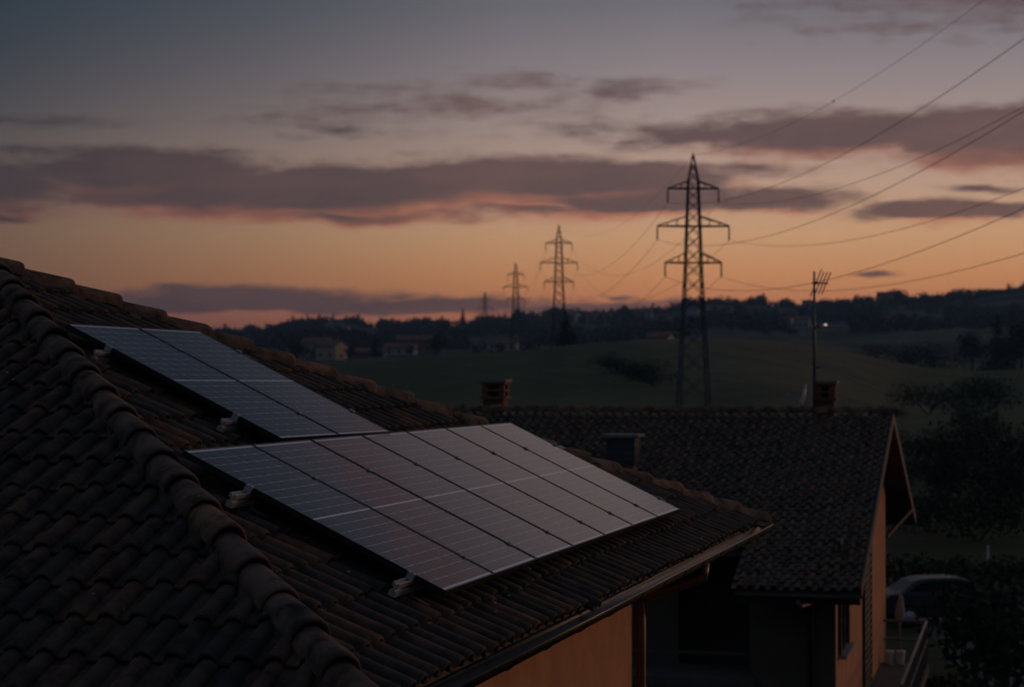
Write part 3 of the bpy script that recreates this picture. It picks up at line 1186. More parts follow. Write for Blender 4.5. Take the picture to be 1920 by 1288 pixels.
wall2("wall", [Qz(GS, -4.99, -0.05), Qz(LEN2 - 0.5, -4.99, -0.05), Q(LEN2 - 0.5, -4.99, -0.3), Q(GS, -4.99, -0.3)], E2, 0.25, "plaster_grey")
# loggia floor slab whose pale edge closes the view at the bottom
mb = MB()
mb.box(Qz(4.0, 7.1, 2.50), (4.4, 1.7, 0.16), (E1, E2, ZUP))
lg = mb.build("loggia_slab", "paving_dark", nb, off=H2)
mb = MB()
mb.bar(Qz(1.95, 7.98, 3.02), Qz(6.2, 7.98, 3.02), 0.05)
mb.build("loggia_rail", "railing_metal", nb, off=H2)
# downpipe at the bay corner
mb = MB()
mb.tube([Q(1.0, 8.7, -0.17), Q(0.95, 8.7, -0.30), Qz(0.86, 7.80, RD.z - 7.8 * SL2 - 0.62), Qz(0.86, 7.80, 0)], 0.05, 10)
mb.build("downpipe", "pipe_metal", nb, True, off=H2)


def opening(t0, t1, z0, z1, kind):
    """window or shuttered door on the gable wall: frame, leaf, sill"""
    c = Qz(GS - 0.012, (t0 + t1) / 2, (z0 + z1) / 2)
    w = abs(t1 - t0)
    mb = MB()
    mb.box(c, (0.03, w, z1 - z0), (E1, E2, ZUP))
    d = mb.build("window" if kind == "window" else "shutter_door", "glass_dark" if kind == "window" else "shutter_green", nb, off=H2)
    mb = MB()
    for (tt, ww, zz, hh) in ((t0, 0.07, (z0 + z1) / 2, z1 - z0), (t1, 0.07, (z0 + z1) / 2, z1 - z0), ((t0 + t1) / 2, w + 0.14, z1, 0.07)):
        mb.box(Qz(GS - 0.035, tt, zz), (0.05, ww, hh + (0.07 if ww < 0.1 else 0)), (E1, E2, ZUP))
    mb.build("frame", "shutter_green", d, off=H2)
    if kind == "window":
        mb = MB().box(Qz(GS - 0.07, (t0 + t1) / 2, z0 - 0.03), (0.16, w + 0.2, 0.06), (E1, E2, ZUP))
        mb.build("sill", "concrete", d, off=H2)
        mb = MB().box(Qz(GS - 0.032, (t0 + t1) / 2, (z0 + z1) / 2), (0.03, 0.05, z1 - z0), (E1, E2, ZUP))
        mb.build("mullion", "shutter_green", d, off=H2)
    else:
        n = 22
        for i in range(n):
            zz = z0 + 0.08 + (z1 - z0 - 0.16) * i / (n - 1)
            mb = MB().box(Qz(GS - 0.040, (t0 + t1) / 2, zz), (0.035, w - 0.08, 0.06), (E1, E2, ZUP))
            mb.build("slat", "shutter_green", d, off=H2)


opening(7.25, 5.6, 2.95, 4.85, "window")
opening(1.9, 0.1, 1.42, 4.65, "door")
# narrow balcony along the gable with its railing
mb = MB()
mb.box(Qz(-0.06, 1.45, 1.30), (1.02, 9.7, 0.2), (E1, E2, ZUP))
ld = mb.build("balcony_slab", "paving_dark", nb, off=H2)
mb = MB().box(Qz(-0.40, 3.6, 0.58), (0.2, 3.4, 1.23), (E1, E2, ZUP))
mb.build("balcony_wall", "plaster_orange", nb, off=H2)
rl = MB()
for zz in (2.32, 1.92):
    rl.bar(Qz(-0.53, 6.2, zz), Qz(-0.53, -3.3, zz), 0.045)
    rl.bar(Qz(-0.53, -3.3, zz), Qz(0.40, -3.3, zz), 0.045)
rail2 = rl.build("railing", "railing_metal", nb, off=H2)
for i in range(12):
    b_ = MB().bar(Qz(-0.53, 6.2 - i * 0.86, 1.40), Qz(-0.53, 6.2 - i * 0.86, 2.33), 0.035)
    b_.build("baluster", "railing_metal", rail2, off=H2)
# strut under the far rake
mb = MB().bar(Qz(GS - 0.02, -5.0, RD.z - 2.9), Qz(-0.02, -6.9, RD.z - 6.9 * SL2 - 0.25), 0.07)
mb.build("strut", "wood_dark", nb, off=H2)

# things on the landing
root = empty("flower_pot", Qz(0.26, -3.05, 1.40))
tag(root, "pale flower pot on the narrow balcony, close to the end wall", "flower pot", "pots on the balcony")


def pot(root):
    mb = MB()
    mb.tube([(0, 0, 0), (0, 0, 0.03), (0, 0, 0.26), (0, 0, 0.30), (0, 0, 0.30)], [0.07, 0.075, 0.10, 0.11, 0.085], 14)
    mb.build("pot_body", "white_paint", root, True)
    mb = MB().tube([(0, 0, 0.26), (0, 0, 0.30)], [0.09, 0.08], 10)
    mb.build("soil", "rubber", root, True)


pot(root)
r2 = copy_tree(root)
r2.location = Qz(0.02, -3.08, 1.40)
r2["label"] = "grey pale flower pot on the narrow balcony, nearer the railing"
root = empty("folded_parasol", Qz(0.12, -4.5, 0.72))
mb = MB()
mb.tube([(0, 0, 0.0), (0, 0, 1.4), (0.0, 0, 1.55), (0.01, 0, 1.72), (0.03, 0, 1.95), (0.03, 0, 2.05)], [0.02, 0.03, 0.11, 0.10, 0.06, 0.02], 12)
mb.build("canopy", "plaster_pale", root, True)
mb = MB().tube([(0, 0, -0.72), (0, 0, 2.1)], 0.02, 8)
mb.build("pole", "steel_grey", root)
tag(root, "pale folded parasol standing behind the balcony of the neighbouring house", "parasol")


# ------------------------------------------------------------------ chimneys
def chimney(s, t, w, ztop, style, label):
    base = Q(s, t, -0.25)
    root = empty("chimney", base)
    root.rotation_euler = (0, 0, -A2)
    H = ztop - base.z
    if style == "brick":
        st_h = H - 0.42
        mb = MB().box((0, 0, st_h / 2), (w, w, st_h))
        mb.build("stack", "plaster_red", root)
        z = st_h
        mb = MB().box((0, 0, z + 0.03), (w + 0.10, w + 0.10, 0.06))
        mb.build("collar", "brick_red", root)
        z += 0.06
        for lv in range(2):
            for sx in (-1, 1):
                for sy in (-1, 1):
                    b_ = MB().box((sx * (w / 2 - 0.05), sy * (w / 2 - 0.05), z + 0.05), (0.12, 0.12, 0.10))
                    b_.build("brick", "brick_red", root)
            b_ = MB().box((0, 0, z + 0.125), (w + 0.06 + 0.02 * lv, w + 0.06 + 0.02 * lv, 0.05))
            b_.build("cap_slab", "brick_red", root)
            z += 0.15
        b_ = MB().box((0, 0, z + 0.03), (w + 0.14, w + 0.14, 0.06))
        b_.build("cap_slab", "concrete", root)
        b_ = MB().box((0, 0, z - 0.15), (w * 0.55, w * 0.55, 0.36))
        b_.build("flue", "rubber", root)
    else:
        st_h = H - 0.62
        mb = MB().box((0, 0, st_h / 2), (w - 0.08, w - 0.08, st_h))
        mb.build("stack", "plaster_orange", root)
        mb = MB().box((0, 0, st_h + 0.26), (w, w, 0.52))
        mb.build("cowl", "chimney_metal", root)
        mb = MB()
        for k in range(4):
            mb.box((0, 0, st_h + 0.10 + k * 0.12), (w + 0.03, w + 0.03, 0.03))
        mb.build("louvre", "chimney_metal", root)
        mb = MB().box((0, 0, H - 0.05), (w + 0.16, w + 0.16, 0.05))
        mb.build("cap_slab", "concrete", root)
    tag(root, label, "chimney", "chimneys on the neighbouring roof")


chimney(8.55, -0.9, 0.46, CZ - 0.11, "brick", "red brick chimney with slotted cap at the left end of the neighbouring ridge")
chimney(4.75, 4.2, 0.54, CZ - 1.10, "cowl", "chimney with dark boxy cowl on the near slope of the neighbouring roof")
chimney(1.42, -0.9, 0.38, CZ - 0.13, "brick", "small chimney beside the antenna mast and satellite dish")

# ------------------------------------------------------------------ antenna mast and dish
mp = Q(1.60, -0.35, -0.1)
mast = empty("antenna_mast", mp)
tag(mast, "tall green antenna mast with three aerials above the neighbouring ridge", "antenna")
zt = CZ + 2.13 - mp.z
mb = MB().tube([(0, 0, 0), (0, 0, zt * 0.55), (0, 0, zt)], [0.034, 0.030, 0.022], 10)
mb.build("pole", "mast_green", mast, True)


def aerial(z, direction, length, nel, el_dir, el_len, name):
    d = Vector(direction).normalized()
    e = Vector(el_dir).normalized()
    mb = MB()
    mb.bar((d * -0.06) + Vector((0, 0, z)), d * length + Vector((0, 0, z)), 0.034)
    ar = mb.build(name, "aluminium", mast)
    for k in range(nel):
        c = d * (length * (k + 0.5) / nel) + Vector((0, 0, z))
        b_ = MB().tube([c - e * el_len * (0.5 if k else 0.62), c + e * el_len * (0.5 if k else 0.62)], 0.012, 6)
        b_.build("element", "steel_grey", ar)
    b_ = MB().box(d * (length * 0.12) + Vector((0, 0, z)), (0.07, 0.06, 0.05))
    b_.build("dipole_box", "frame_black", ar)
    return ar


aerial(zt - 0.24, (0.80, 0.60, 0.0), 0.40, 4, (0.34, -0.25, 0.90), 0.50, "aerial")
aerial(zt - 1.14, (0.97, 0.22, 0.0), 0.72, 4, (0.2, -0.97, 0.0), 0.42, "aerial")
aerial(zt - 1.98, (0.985, 0.17, 0.0), 0.72, 6, (0.17, -0.985, 0.0), 0.36, "aerial")
ds = empty("satellite_dish", Q(1.76, -0.32, -0.05))
tag(ds, "pale satellite dish seen edge on beside the antenna mast", "satellite dish")
mb = MB()
ax = Vector((-0.95, 0.10, 0.30)).normalized()
ex_ = ax.orthogonal().normalized()
ey_ = ax.cross(ex_)
cen = Vector((-0.02, 0, 0.40))
N, M_ = 20, 5
for i in range(M_ + 1):
    r = 0.33 * i / M_
    for k in range(N):
        a = 2 * math.pi * k / N
        mb.v.append(tuple(cen + ax * (r * r * 0.75) + ex_ * (r * math.cos(a)) + ey_ * (r * math.sin(a))))
for i in range(M_):
    for k in range(N):
        a, b = i * N + k, i * N + (k + 1) % N
        mb.f.append((a, b, b + N, a + N))
do = mb.build("reflector", "dish_white", ds, True)
sol = do.modifiers.new("thickness", 'SOLIDIFY')
sol.thickness = 0.015
mb = MB().tube([cen - ey_ * 0.2, cen + ax * 0.36], 0.012, 6)
mb.box(cen + ax * 0.38, (0.07, 0.07, 0.09))
mb.build("feed_arm", "steel_grey", ds)
mb = MB().tube([(0.02, 0, 0.0), (0.02, 0, 0.3), cen - ax * 0.03], 0.02, 8)
mb.build("bracket", "steel_grey", ds)

# ------------------------------------------------------------------ pylons and wires
PYL = [(18.1, 206.0), (9.05, 398.0), (1.1, 619.0), (-12.2, 929.0)]
PTOP = [CZ + (702 - 291) * 206 / 3871, CZ + (702 - 424) * 398 / 3871, CZ + (702 - 494) * 619 / 3871, CZ + (702 - 548) * 929 / 3871]
ARMS = [(3.35, 2.55, 0.75), (7.10, 3.60, 1.00), (10.75, 2.82, 1.00)]      # drop below the tip, half span, rise of the stay
INS = 1.38


def body_half(h, H):
    """half width of the tower at h metres below its tip"""
    pts = [(0, 0.05), (2.6, 0.50), (7.1, 0.66), (12.0, 0.82), (26.0, 1.55), (40, 2.3)]
    return float(np.interp(h, [p[0] for p in pts], [p[1] for p in pts]))


def make_pylon(pos, top, label, k):
    gz_ = ground_z(*pos) - 0.3
    H = top - gz_
    root = empty("electricity_pylon", (pos[0], pos[1], gz_))
    root.rotation_euler = (0, 0, math.atan2(9.05, 192.0))
    lw, bw = [(0.15, 0.062), (0.20, 0.08), (0.26, 0.10), (0.34, 0.13)][k]
    hs = [0.0, 0.9, 1.75, 2.6]
    h = 2.6
    while h < H - 2.2:
        h += 2 * body_half(h, H) * 0.95
        hs.append(h)
    hs[-1] = H
    z = lambda hh: H - hh
    for sx in (-1, 1):
        for sy in (-1, 1):
            mb = MB()
            for a, b in zip(hs[:-1], hs[1:]):
                wa, wb = body_half(a, H), body_half(b, H)
                mb.bar((sx * wa, sy * wa, z(a)), (sx * wb, sy * wb, z(b)), lw if a > 2.5 else lw * 0.8)
            mb.build("leg", "pylon_steel", root)
    # bracing, one part for each face of the tower
    for fx, fy in ((1, 0), (-1, 0), (0, 1), (0, -1)):
        mb = MB()
        for i, (a, b) in enumerate(zip(hs[:-1], hs[1:])):
            wa, wb = body_half(a, H), body_half(b, H)
            if fx:
                A, B, C_, D_ = (fx * wa, -wa, z(a)), (fx * wa, wa, z(a)), (fx * wb, -wb, z(b)), (fx * wb, wb, z(b))
            else:
                A, B, C_, D_ = (-wa, fy * wa, z(a)), (wa, fy * wa, z(a)), (-wb, fy * wb, z(b)), (wb, fy * wb, z(b))
            mb.bar(A, D_, bw)
            mb.bar(B, C_, bw)
        for (hh, hw, rise) in ARMS:
            w = body_half(hh, H)
            mb.bar((fx * w if fx else -w, fy * w if fy else -w, z(hh)), (fx * w if fx else w, fy * w if fy else w, z(hh)), bw * 1.4)
        mb.build("bracing", "pylon_steel", root)
    mb = MB().bar((0, 0, H - 0.05), (0, 0, H + 0.25), 0.12)
    mb.build("tip", "pylon_steel", root)
    for (hh, hw, rise) in ARMS:
        for sx in (-1, 1):
            w, w2 = body_half(hh, H), body_half(hh - rise, H)
            mb = MB()
            for sy in (-1, 1):
                mb.bar((sx * w, sy * w, z(hh)), (sx * hw, sy * 0.06, z(hh)), 0.15)
                mb.bar((sx * w2, sy * w2, z(hh - rise)), (sx * hw, sy * 0.06, z(hh) + 0.05), 0.10)
                for q in (0.33, 0.66):
                    x0 = sx * (w + (hw - w) * q)
                    yy = sy * (w * (1 - q) + 0.06 * q)
                    mb.bar((x0, yy, z(hh)), (x0, yy, z(hh) + rise * (1 - q)), 0.05)
            mb.bar((sx * w, -w, z(hh)), (sx * (w + (hw - w) * 0.5), w * 0.5, z(hh)), 0.06)
            mb.bar((sx * w, w, z(hh)), (sx * (w + (hw - w) * 0.5), -w * 0.5, z(hh)), 0.06)
            arm = mb.build("cross_arm", "pylon_steel", root)
            mb = MB()
            pts, rr = [], []
            nd = 11
            for i in range(nd):
                zz = z(hh) - 0.12 - (INS - 0.2) * i / (nd - 1)
                pts += [(sx * hw, 0, zz), (sx * hw, 0, zz - 0.045)]
                rr += [0.11, 0.055]
            mb.tube([(sx * hw, 0, z(hh))] + pts + [(sx * hw, 0, z(hh) - INS)], [0.03] + rr + [0.03], 8)
            mb.box((sx * hw, 0, z(hh) - INS), (0.10, 0.45, 0.10))
            mb.build("insulator", "insulator_glass", arm)
    tag(root, label, "pylon", "lattice pylons crossing the fields")
    return root


for k, lab in enumerate(["nearest and tallest lattice pylon, rising from behind the neighbouring roof", "second pylon of the line, left of the tall one, beside a dark conifer",
                         "third pylon of the line, thin against the orange sky", "smallest and farthest pylon, barely above the hills"]):
    make_pylon(PYL[k], PTOP[k], lab, k)


def conductor(off, drop, sag, sag0, label, earth=False):
    dirv = Vector((-9.05, 192.0, 0)).normalized()
    nrm = Vector((dirv.y, -dirv.x, 0))
    stations = []
    for (p, t) in zip(PYL, PTOP):
        stations.append(Vector((p[0], p[1], t - drop)) + nrm * off)
    P0 = Vector((26.22, 58.11, 0))
    d0 = (Vector((18.1, 206.0, 0)) - P0).normalized()
    n0 = Vector((d0.y, -d0.x, 0))
    first = P0 + n0 * off
    first.z = stations[0].z - 0.41
    mb = MB()
    seq = [first] + stations
    pts = []
    rr = []
    for i in range(len(seq) - 1):
        sg = sag0 if i == 0 else sag * [0, 1.0, 1.1, 1.4][i]
        n = 40 if i == 0 else 22
        for j in range(n + (1 if i == len(seq) - 2 else 0)):
            t = j / n
            p = seq[i].lerp(seq[i + 1], t)
            p.z -= 4 * sg * t * (1 - t)
            pts.append(p)
            rr.append(0.012 if earth else 0.018)
    mb.tube(pts, rr, 5)
    o = mb.build("power_line", "wire_metal", None, True)
    if earth:
        q = min(pts[:40], key=lambda w: abs(seen(w)[0] - 1563))
        mb = MB().tube([q - ZUP * 0.09, q - ZUP * 0.05, q + ZUP * 0.05, q + ZUP * 0.09], [0.02, 0.055, 0.055, 0.02], 8)
        mb.build("marker_ball", "wire_metal", o, True)
    tag(o, label, "power line", "wires strung along the pylons")


conductor(0, 0.0, 4.5, 3.27, "topmost thin earth wire running over the pylon tips", True)
names = ["upper", "middle", "lower"]
for (hh, hw, _), nm in zip(ARMS, names):
    for sx, sd in ((-1, "left"), (1, "right")):
        conductor(sx * hw, hh + INS, 6.0, 3.68, f"power line hung from the {sd} tips of the {nm} pylon arms")
# ------------------------------------------------------------------ trees
def leaf_cloud(mb, lobes, n, size, r):
    tot = sum(l[3] * l[4] * l[5] for l in lobes)
    for (cx, cy, cz, rx, ry, rz) in lobes:
        m = max(6, int(n * rx * ry * rz / tot))
        for _ in range(m):
            d = Vector((r.gauss(0, 1), r.gauss(0, 1), r.gauss(0, 1)))
            d.normalize()
            q = r.random() ** 0.40
            p = Vector((cx + d.x * rx * q, cy + d.y * ry * q, cz + d.z * rz * q))
            nn = (d + Vector((r.gauss(0, .6), r.gauss(0, .6), r.gauss(0, .6) + 0.3))).normalized()
            x = nn.orthogonal().normalized()
            x = (Matrix.Rotation(r.random() * 6.28, 3, nn) @ x)
            y = nn.cross(x)
            s = size * r.uniform(0.6, 1.35)
            o = len(mb.v)
            mb.v += [tuple(p - x * s), tuple(p - y * s * 0.55), tuple(p + x * s), tuple(p + y * s * 0.55)]
            mb.f.append((o, o + 1, o + 2, o + 3))


def raw(mb, name, m, parent):
    me = bpy.data.meshes.new(name)
    me.from_pydata(mb.v, [], mb.f)
    me.materials.append(MATS[m])
    return link(name, me, parent)


def tree(x, y, h, kind, label, name, cat="tree", group=None, leafm="leaf_dark", n=700, wide=0.5, zoff=0.0, seed=1):
    r = random.Random(seed)
    root = empty(name, (x, y, ground_z(x, y) - 0.1 + zoff))
    mb = MB()
    if kind == "bush":
        for i in range(4):
            a = r.random() * 6.28
            mb.tube([(0.05 * math.cos(a), 0.05 * math.sin(a), 0), (h * wide * 0.5 * math.cos(a), h * wide * 0.5 * math.sin(a), h * 0.6)], [h * 0.02, h * 0.008], 6)
        lobes = []
        for i in range(7):
            a = r.random() * 6.28
            q = r.random() * wide * h * 0.75
            lobes.append((q * math.cos(a), q * math.sin(a), h * r.uniform(0.3, 0.62), h * wide * r.uniform(.4, .65), h * wide * r.uniform(.4, .65), h * r.uniform(.25, .38)))
    elif kind == "conifer":
        mb.tube([(0, 0, 0), (0.02 * h, 0, h * .5), (0, 0, h * 0.97)], [h * .028, h * .018, h * .004], 8)
        lobes = []
        for i in range(10):
            t = i / 9
            w = h * wide * (1 - t) ** 0.85 * r.uniform(.8, 1.1) + 0.02 * h
            lobes.append((r.uniform(-.03, .03) * h, r.uniform(-.03, .03) * h, h * (0.14 + 0.84 * t), w, w, h * 0.085))
    else:
        mb.tube([(0, 0, 0), (0.01 * h, 0.01 * h, h * .25), (0.02 * h, 0, h * 0.6)], [h * .035, h * .024, h * .010], 8)
        lobes = []
        for i in range(9):
            a = r.random() * 6.28
            q = r.uniform(0.1, wide) * h * 0.62
            z = h * r.uniform(0.42, 0.82)
            mb.tube([(0.01 * h, 0.01 * h, h * r.uniform(.22, .4)), (q * .6 * math.cos(a), q * .6 * math.sin(a), z * .85), (q * math.cos(a), q * math.sin(a), z)], [h * .014, h * .009, h * .004], 6)
            lobes.append((q * math.cos(a), q * math.sin(a), z, h * wide * r.uniform(.35, .6), h * wide * r.uniform(.35, .6), h * r.uniform(.12, .22)))
        lobes.append((0, 0, h * 0.8, h * wide * .45, h * wide * .45, h * .18))
    mb.build("trunk" if kind != "bush" else "stem", "bark", root)
    lc = MB()
    leaf_cloud(lc, lobes, n, max(0.09, h * 0.036), r)
    raw(lc, "crown" if kind != "bush" else "foliage", leafm, root)
    tag(root, label, cat, group)
    return root


def at(x, y, D):
    return (x - 960) / 3871 * D, D


# (photo x, distance, height m, kind, width, leaf, label, name, category)
T = [
    (1062, 392, 7.4, "conifer", .30, "leaf_dark", "dark conifer at the foot of the second pylon", "conifer_tree", "tree"),
    (705, 640, 7.4, "conifer", .30, "leaf_dark", "narrow dark conifer between the village houses", "conifer_tree", "tree"),
    (818, 640, 7.6, "broad", .50, "leaf_dark", "round dark tree at the right edge of the village", "broadleaf_tree", "tree"),
    (868, 1440, 13, "conifer", .18, "leaf_dark", "lone cypress pricking the skyline left of the farthest pylon", "cypress_tree", "tree"),
    (556, 560, 7.0, "broad", .55, "leaf_dark", "dark tree left of the cream village house", "broadleaf_tree", "tree"),
    (478, 560, 6.0, "broad", .5, "leaf_dark", "leftmost dark tree just above the tiled hip", "broadleaf_tree", "tree"),
    (655, 600, 4.4, "broad", .6, "leaf_dark", "low dark tree right of the cream village house", "broadleaf_tree", "tree"),
    (772, 600, 4.0, "broad", .6, "leaf_olive", "small olive tree by the pale village roof", "broadleaf_tree", "tree"),
    (1822, 470, 11.0, "broad", .45, "leaf_dark", "left dark tree of the clump at the right edge", "broadleaf_tree", "tree"),
    (1872, 455, 13.5, "conifer", .34, "leaf_dark", "tallest conifer of the clump at the right edge", "conifer_tree", "tree"),
    (1915, 450, 12.5, "broad", .5, "leaf_dark", "rightmost dark tree of the clump at the right edge", "broadleaf_tree", "tree"),
    (1700, 440, 6.6, "bush", .95, "leaf_dark", "low dark thicket in the hedgerow left of the right-hand clump", "thicket", "thicket"),
    (1630, 430, 5.6, "bush", 1.1, "leaf_dark", "wide dark thicket in the hedgerow below the wooded hill", "thicket", "thicket"),
    (1760, 445, 8.5, "bush", .9, "leaf_dark", "tall dark thicket beside the right-hand tree clump", "thicket", "thicket"),
    (1770, 118, 3.6, "bush", .6, "leaf_dark", "dark round shrub on the slope right of the neighbouring gable", "shrub", "shrub"),
    (1890, 104, 4.4, "bush", .6, "leaf_dark", "large dark shrub on the slope at the right edge", "shrub", "shrub"),
    (1835, 165, 4.2, "bush", .6, "leaf_olive", "olive coloured shrub on the slope behind the dark ones", "shrub", "shrub"),
    (1716, 150, 2.8, "bush", .7, "leaf_olive", "small olive shrub just right of the neighbouring ridge end", "shrub", "shrub"),
]
for i, (x, D, h, kd, wd, lf, lab, nm, ct) in enumerate(T):
    X, Yd = at(x, 0, D)
    tree(X, Yd, h, kd, lab, nm, ct, "trees about the fields", lf, 1500 if D < 300 else 900, wd, seed=20 + i)
Bs = [
    (1355, 168, 2.6, .6, "leaf_dark", "dark bush right of the tall pylon's feet"),
    (1442, 182, 2.9, .7, "leaf_autumn", "rusty autumn bush between the tall pylon and the antenna"),
    (1488, 178, 2.0, .7, "leaf_olive", "olive bush left of the satellite dish"),
    (1150, 276, 3.2, 1.0, "leaf_dark", "left bush of the dark row in the field hollow"),
    (1187, 264, 3.6, 1.1, "leaf_dark", "middle bush of the dark row in the field hollow"),
    (1226, 254, 3.2, 1.0, "leaf_dark", "right bush of the dark row in the field hollow"),
    (1300, 185, 2.2, .9, "leaf_dark", "dark bush between the feet of the tall pylon"),
    (1590, 190, 2.0, .9, "leaf_dark", "dark bush right of the antenna mast"),
    (1660, 200, 1.8, 1.1, "leaf_dark", "low dark bush above the neighbouring ridge end"),
    (1700, 128, 2.6, 1.0, "leaf_dark", "low dark bush hugging the far rake of the neighbouring gable"),
    (1745, 96, 2.6, 1.0, "leaf_dark", "dark bush above the parked car"),
    (1830, 92, 3.2, 1.0, "leaf_dark", "dark bush behind the hedge, right of the marker post"),
    (1800, 140, 4.2, 1.0, "leaf_dark", "broad dark bush in the middle of the slope"),
    (1900, 135, 5.0, 1.0, "leaf_dark", "broad dark bush at the right edge of the slope"),
    (1740, 215, 4.0, 1.2, "leaf_dark", "dark bush at the top of the slope beside the field"),
    (1850, 225, 5.0, 1.2, "leaf_dark", "wide dark bush at the top of the slope near the right edge"),
    (1885, 50, 3.6, .62, "leaf_dark", "big black shrub in the lower right corner"),
    (1812, 46, 1.6, .8, "leaf_dark", "low shrub at the edge of the driveway"),
]
for i, (x, D, h, wd, lf, lab) in enumerate(Bs):
    X, Yd = at(x, 0, D)
    tree(X, Yd, h, "bush", lab, "bush", "bush", "bushes", lf, 1600, wd, seed=60 + i)

# clipped hedge behind the parked car
hx = MB()
r_ = random.Random(5)
hedge = empty("hedge", (20.0, 74.0, ground_z(20, 74)))
lobes = []
for i in range(26):
    lobes.append((-6.5 + i * 0.62, r_.uniform(-.15, .15), 0.62 + r_.uniform(-.08, .08), 0.55, 0.45, 0.62))
leaf_cloud(hx, lobes, 4200, 0.11, r_)
raw(hx, "foliage", "leaf_olive", hedge)
mb = MB()
for i in range(14):
    mb.tube([(-6.3 + i * 1.15, 0, -0.1), (-6.3 + i * 1.15, 0.05, 0.8)], [0.03, 0.015], 6)
mb.build("stem", "bark", hedge)
tag(hedge, "long low hedge behind the parked car", "hedge")

# the far woods on the hills read as one mass
wd = MB()
r_ = random.Random(9)
for i in range(7200):
    if i < 2100:
        a = r_.uniform(-17, 20)
        D = r_.uniform(1470, 1530)
    else:
        a = r_.uniform(-17, 20)
        D = r_.uniform(860, 1480)
        if math.sin(a * 2.1 + D * 0.006) + math.sin(D * 0.011 - a * 0.7) < -0.45:
            continue
    x, y = D * math.sin(R(a)), D * math.cos(R(a))
    z = ground_z(x, y)
    h = (3.2 + 4.2 * (0.5 + 0.5 * math.sin(a * 5.1 + 2 * math.sin(a * 1.7))) * r_.uniform(0.5, 1.1)) if i < 2100 else r_.uniform(3.5, 7.0)
    if i < 2100 and r_.random() < 0.03:
        h *= 1.45
    lobes = [(x + r_.uniform(-1, 1), y + r_.uniform(-1, 1), z + h * q, h * w, h * w, h * .26) for q, w in ((.12, .46), (.42, .44), (.66, .34), (.86, .2))]
    leaf_cloud(wd, lobes, 52, h * 0.13, r_)
for i in range(70):                                   # scrub about the village
    x0 = r_.uniform(520, 1010)
    D = r_.uniform(640, 900)
    x, y = at(x0, 0, D)
    z = ground_z(x, y)
    h = r_.uniform(2.0, 4.5)
    leaf_cloud(wd, [(x, y, z + h * .45, h * .6, h * .6, h * .45)], 60, h * 0.13, r_)
o = raw(wd, "far_wood", "leaf_wood", None)
tag(o, "dark woods covering the far hills up to the skyline", kind="stuff")


# ------------------------------------------------------------------ houses far off
def far_house(x, D, w, d, h, rz, wallm, label, roofm="roof_far", ch=True, name="farmhouse"):
    X, Yd = at(x, 0, D)
    root = empty(name, (X, Yd, ground_z(X, Yd) - 0.4), rz)
    mb = MB()
    rh = w * 0.0 + d * 0.22
    vs = [(-w / 2, -d / 2, 0), (w / 2, -d / 2, 0), (w / 2, d / 2, 0), (-w / 2, d / 2, 0), (-w / 2, -d / 2, h), (w / 2, -d / 2, h), (w / 2, d / 2, h), (-w / 2, d / 2, h),
          (-w / 2, 0, h + rh), (w / 2, 0, h + rh)]
    mb.add(vs, [(0, 1, 5, 4), (2, 3, 7, 6), (1, 2, 6, 9, 5), (3, 0, 4, 8, 7), (4, 5, 9, 8), (6, 7, 8, 9), (0, 3, 2, 1)])
    mb.build("wall", wallm, root)
    mb = MB()
    o_ = 0.5
    k = rh / (d / 2)
    for s in (-1, 1):
        pts = [Vector((-w / 2 - o_, 0, h + rh + 0.08)), Vector((w / 2 + o_, 0, h + rh + 0.08)), Vector((w / 2 + o_, s * (d / 2 + o_), h - o_ * k + 0.08)), Vector((-w / 2 - o_, s * (d / 2 + o_), h - o_ * k + 0.08))]
        dd = Vector((0, 0, 0.18))
        mb.add(pts + [p + dd for p in pts], [(0, 1, 2, 3), (7, 6, 5, 4)] + [(i, (i + 1) % 4, (i + 1) % 4 + 4, i + 4) for i in range(4)])
    rf = mb.build("roof", roofm, root)
    if ch:
        mb = MB().box((w * .2, d * .12, h + rh + 0.5), (0.6, 0.6, 1.4))
        mb.build("chimney", "plaster_red", rf)
    nw = max(2, int(w / 3))
    for i in range(nw):
        xx = -w / 2 + w * (i + .5) / nw
        for zz in ([1.6] if h < 4.5 else [1.6, 4.4]):
            if zz + 0.7 < h:
                b_ = MB().box((xx, -d / 2 - 0.02, zz), (0.9, 0.08, 1.2))
                b_.build("window", "glass_dark", root)
    b_ = MB().box((w / 2 + 0.02, 0, 1.5), (0.08, 0.9, 1.2))
    b_.build("window", "glass_dark", root)
    tag(root, label, "house", "houses across the valley")


far_house(622, 640, 7.5, 6.5, 4.6, -0.55, "plaster_cream", "cream coloured village house with a sunset-lit side wall")
far_house(695, 660, 9.0, 5.0, 2.0, -0.1, "plaster_red", "low reddish shed at the edge of the green field", ch=False, name="shed")
far_house(752, 700, 10, 6, 3.0, -0.2, "plaster_white", "pale low house right of the reddish shed")
far_house(596, 700, 9, 7, 4.8, -0.3, "plaster_pale", "grey house behind the cream one")
far_house(780, 820, 14, 8, 5.0, -0.1, "plaster_red", "long reddish house in the village behind the field")
far_house(943, 760, 11, 6, 2.6, -0.15, "plaster_white", "pale low building below the two farther pylons", ch=False, name="barn")
far_house(644, 1150, 6, 6, 5.2, -0.4, "plaster_white", "white house alone on the left hillside")
far_house(1074, 1320, 8, 8, 6.0, -0.5, "plaster_white", "pinkish white house on the hill right of the second pylon")
far_house(1112, 1330, 8, 7, 4.5, -0.2, "plaster_pale", "small grey house on the hill, middle of three")
far_house(1133, 1340, 12, 8, 5.0, -0.6, "plaster_white", "wide pale house on the hill, right of the small grey one")
far_house(1205, 1330, 12, 9, 5.5, -0.2, "plaster_pale", "dim house on the hill left of the tall pylon")
far_house(1240, 430, 4.4, 4.2, 2.7, -0.45, "plaster_white", "white farmhouse on the crest left of the tall pylon", ch=False)
